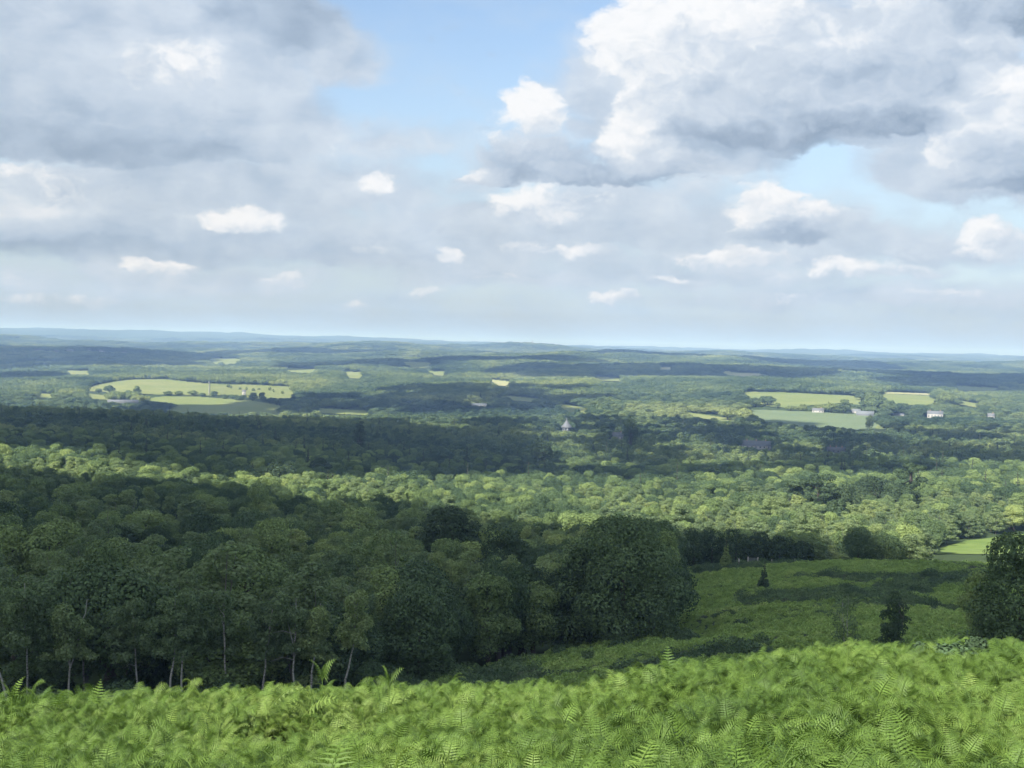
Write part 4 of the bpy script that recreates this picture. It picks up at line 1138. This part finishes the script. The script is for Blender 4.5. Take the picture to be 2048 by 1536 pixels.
for _i, (_x, _y, _w, _hg) in enumerate([(-1500, 2900, 320, 160), (350, 3300, 420, 220), (-300, 3900, 500, 260), (1300, 3700, 500, 260), (-1900, 4600, 700, 300), (900, 5200, 800, 320), (-500, 5600, 900, 300)]):  # small unseen clouds, added to dapple the far country with shade
    shade_cloud([(_x + _w * math.cos(_a) * (1 + .25 * math.sin(3 * _a + _i)), _y + _hg * math.sin(_a)) for _a in np.linspace(0, 6.28, 14)[:-1]], 1700, 150, 20 + _i, -80)

# haze
m, t, out = new_mat('haze')
v = t.node('ShaderNodeVolumePrincipled')
v.inputs['Color'].default_value = (HAZE_C[0], HAZE_C[1], HAZE_C[2], 1); v.inputs['Density'].default_value = HAZE_D; v.inputs['Anisotropy'].default_value = 0.1; v.inputs['Absorption Color'].default_value = (.56, .62, .93, 1)
t.nt.links.new(v.outputs[0], out.inputs['Volume'])
zb = float(min(gz.min(), -150)) - 1.5
zt = float(gz.max()) + 45
print('haze', zb, zt)
g = Geo(); g.box(-31500, 31500, -31500, 31500, zb, zt)
o = link('haze', g.mesh('haze', [m])); tag(o, kind='stuff')

# ------------------------------------------------------------------ sky
w = bpy.data.worlds.new('World'); scene.world = w; w.use_nodes = True
nt = w.node_tree; nt.nodes.clear(); t = NT(nt)
wo = t.node('ShaderNodeOutputWorld'); bg = t.node('ShaderNodeBackground'); nt.links.new(bg.outputs[0], wo.inputs[0])
sky = t.node('ShaderNodeTexSky'); sky.sky_type = 'NISHITA'; sky.sun_disc = False; sky.sun_elevation = SUN_EL; sky.sun_rotation = SUN_AZ
sky.air_density = 1.0; sky.dust_density = 1.6; sky.ozone_density = 1.2
gen = t.node('ShaderNodeTexCoord').outputs['Generated']
sx = t.node('ShaderNodeSeparateXYZ'); nt.links.new(gen, sx.inputs[0])
az = t.m('ARCTAN2', sx.outputs[0], sx.outputs[1]); el = t.m('ARCSINE', sx.outputs[2])
cb = t.node('ShaderNodeCombineXYZ'); nt.links.new(t.m('MULTIPLY', az, 24.0), cb.inputs[0]); nt.links.new(t.m('MULTIPLY', el, 24.0), cb.inputs[1])
P0 = cb.outputs[0]                              # sky directions, one unit = 1/24 radian
# ragged cloud edges: push the direction about with two sizes of noise
n1 = t.noise(t.vm('MULTIPLY', P0, (1, 1.7, 1)), .55, 4, .5, out=1)
n2 = t.noise(t.vm('MULTIPLY', P0, (1, 1.5, 1)), 2.2, 6, .6, out=1)
warp = t.vm('MULTIPLY_ADD', n1, (1.15, .75, 0), (-.575, -.375, 0))
Pw = t.vm('ADD', P0, warp); Pw = t.vm('ADD', Pw, t.vm('MULTIPLY_ADD', n2, (.50, .40, 0), (-.25, -.20, 0)))
def feat(lst, P, soft, grad=0.0):
    W = None; T = None
    for u, v, rx, ry, amp, tone in lst:
        a, e = pix_azel(u, v); rx /= 100.0; ry /= 100.0
        d = t.vm('MULTIPLY_ADD', P, (1 / rx, 1 / ry, 0), (-a * 24 / rx, -e * 24 / ry, 0))
        d0 = d; d = t.vm('MAXIMUM', d, t.vm('MULTIPLY', d, (-1, -1.5, 0)))
        q = t.vm('DOT_PRODUCT', d, d, out='v')
        wt = t.m('MULTIPLY_ADD', q, -amp * soft, amp, clamp=True)
        W = wt if W is None else t.m('ADD', W, wt)
        if grad:
            tone = t.m('ADD', t.vm('DOT_PRODUCT', d0, (-.12, grad, 0), out='v'), tone)
        T = t.m('MULTIPLY', wt, tone) if T is None else t.m('MULTIPLY_ADD', wt, tone, T)
    return W, t.m('DIVIDE', T, t.m('ADD', W, .001))

SOFT = SOFT + [(u, v + ry * .3, rx * 2.1, ry * 1.7, .24, .62) for u, v, rx, ry, a, b in CRISP if rx < 125 and v > 180]
W1, T1 = feat(SOFT, t.vm('ADD', P0, t.vm('SCALE', warp)) if False else Pw, .55)
W2, T2 = feat(CRISP, Pw, .8, .30)
fn = t.noise(t.vm('MULTIPLY', Pw, (1, 1.5, 1)), 1.1, 5, .48)                       # billows
fn2 = t.noise(t.vm('ADD', t.vm('MULTIPLY', Pw, (1, 1.6, 1)), (-.2, .3, 0)), 1.1, 5, .48)
rel = t.m('SUBTRACT', fn, fn2)
bign = t.noise(t.vm('MULTIPLY', P0, (1, 2.2, 1)), .45, 5, .55)
SK = sky.outputs[0]
# thin milky veil, thicker towards the horizon
veil = t.m('ADD', t.m('MULTIPLY', t.sstep(el, .30, .0), VEIL), t.m('MULTIPLY', t.sstep(bign, .42, .72), .30))
veil = t.m('MULTIPLY', veil, t.m('MULTIPLY_ADD', fn, .5, .75), clamp=True)
c = t.mix(veil, SK, (*VEIL_C, 1))
a1 = t.m('MULTIPLY', t.sstep(t.m('MULTIPLY_ADD', fn, .7, t.m('SUBTRACT', W1, .42)), .02, .62), .93)
tone1 = t.m('MULTIPLY_ADD', rel, .55, T1, clamp=True)
tone1 = t.m('MULTIPLY_ADD', t.m('SUBTRACT', bign, .5), .6, tone1, clamp=True)
c1 = t.ramp(tone1, CLOUD_RAMP)
c = t.mix(a1, c, t.vm('SCALE', c1) if False else c1)
fh = t.noise(t.vm('MULTIPLY', Pw, (1, 1.3, 1)), 3.6, 6, .6)
fh = t.m('SUBTRACT', fh, .5)
a2 = t.m('MULTIPLY_ADD', fh, .75, t.m('MULTIPLY_ADD', fn, 1.1, t.m('SUBTRACT', W2, .68)))
a2 = t.sstep(a2, .0, .58)
tone2 = t.m('MULTIPLY_ADD', rel, .62, T2, clamp=True)
tone2 = t.m('MULTIPLY_ADD', t.m('SUBTRACT', fn, .5), .25, tone2, clamp=True)
tone2 = t.m('MULTIPLY_ADD', fh, .42, tone2, clamp=True)
c2 = t.ramp(tone2, CLOUD_RAMP)
c = t.mix(a2, c, c2)
# outside the view: unseen broken cloud all round, brightened to lift ambient light
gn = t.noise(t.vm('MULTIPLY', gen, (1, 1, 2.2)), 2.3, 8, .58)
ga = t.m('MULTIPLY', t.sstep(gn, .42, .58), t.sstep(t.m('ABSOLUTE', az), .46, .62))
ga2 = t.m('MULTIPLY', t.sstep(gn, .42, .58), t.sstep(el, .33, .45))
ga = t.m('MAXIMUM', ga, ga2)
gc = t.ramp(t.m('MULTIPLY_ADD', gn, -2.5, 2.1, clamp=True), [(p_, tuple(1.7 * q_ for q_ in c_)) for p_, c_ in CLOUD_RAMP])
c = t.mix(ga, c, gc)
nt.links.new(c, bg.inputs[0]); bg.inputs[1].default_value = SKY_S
scene.view_settings.view_transform = 'Standard'; scene.view_settings.look = 'None'
scene.view_settings.exposure = 1.28; scene.view_settings.gamma = 1.0
cy = scene.cycles
scene.render.engine = 'CYCLES'
cy.max_bounces = 5; cy.diffuse_bounces = 3; cy.glossy_bounces = 1; cy.transmission_bounces = 3; cy.volume_bounces = 0; cy.transparent_max_bounces = 4
cy.use_denoising = True
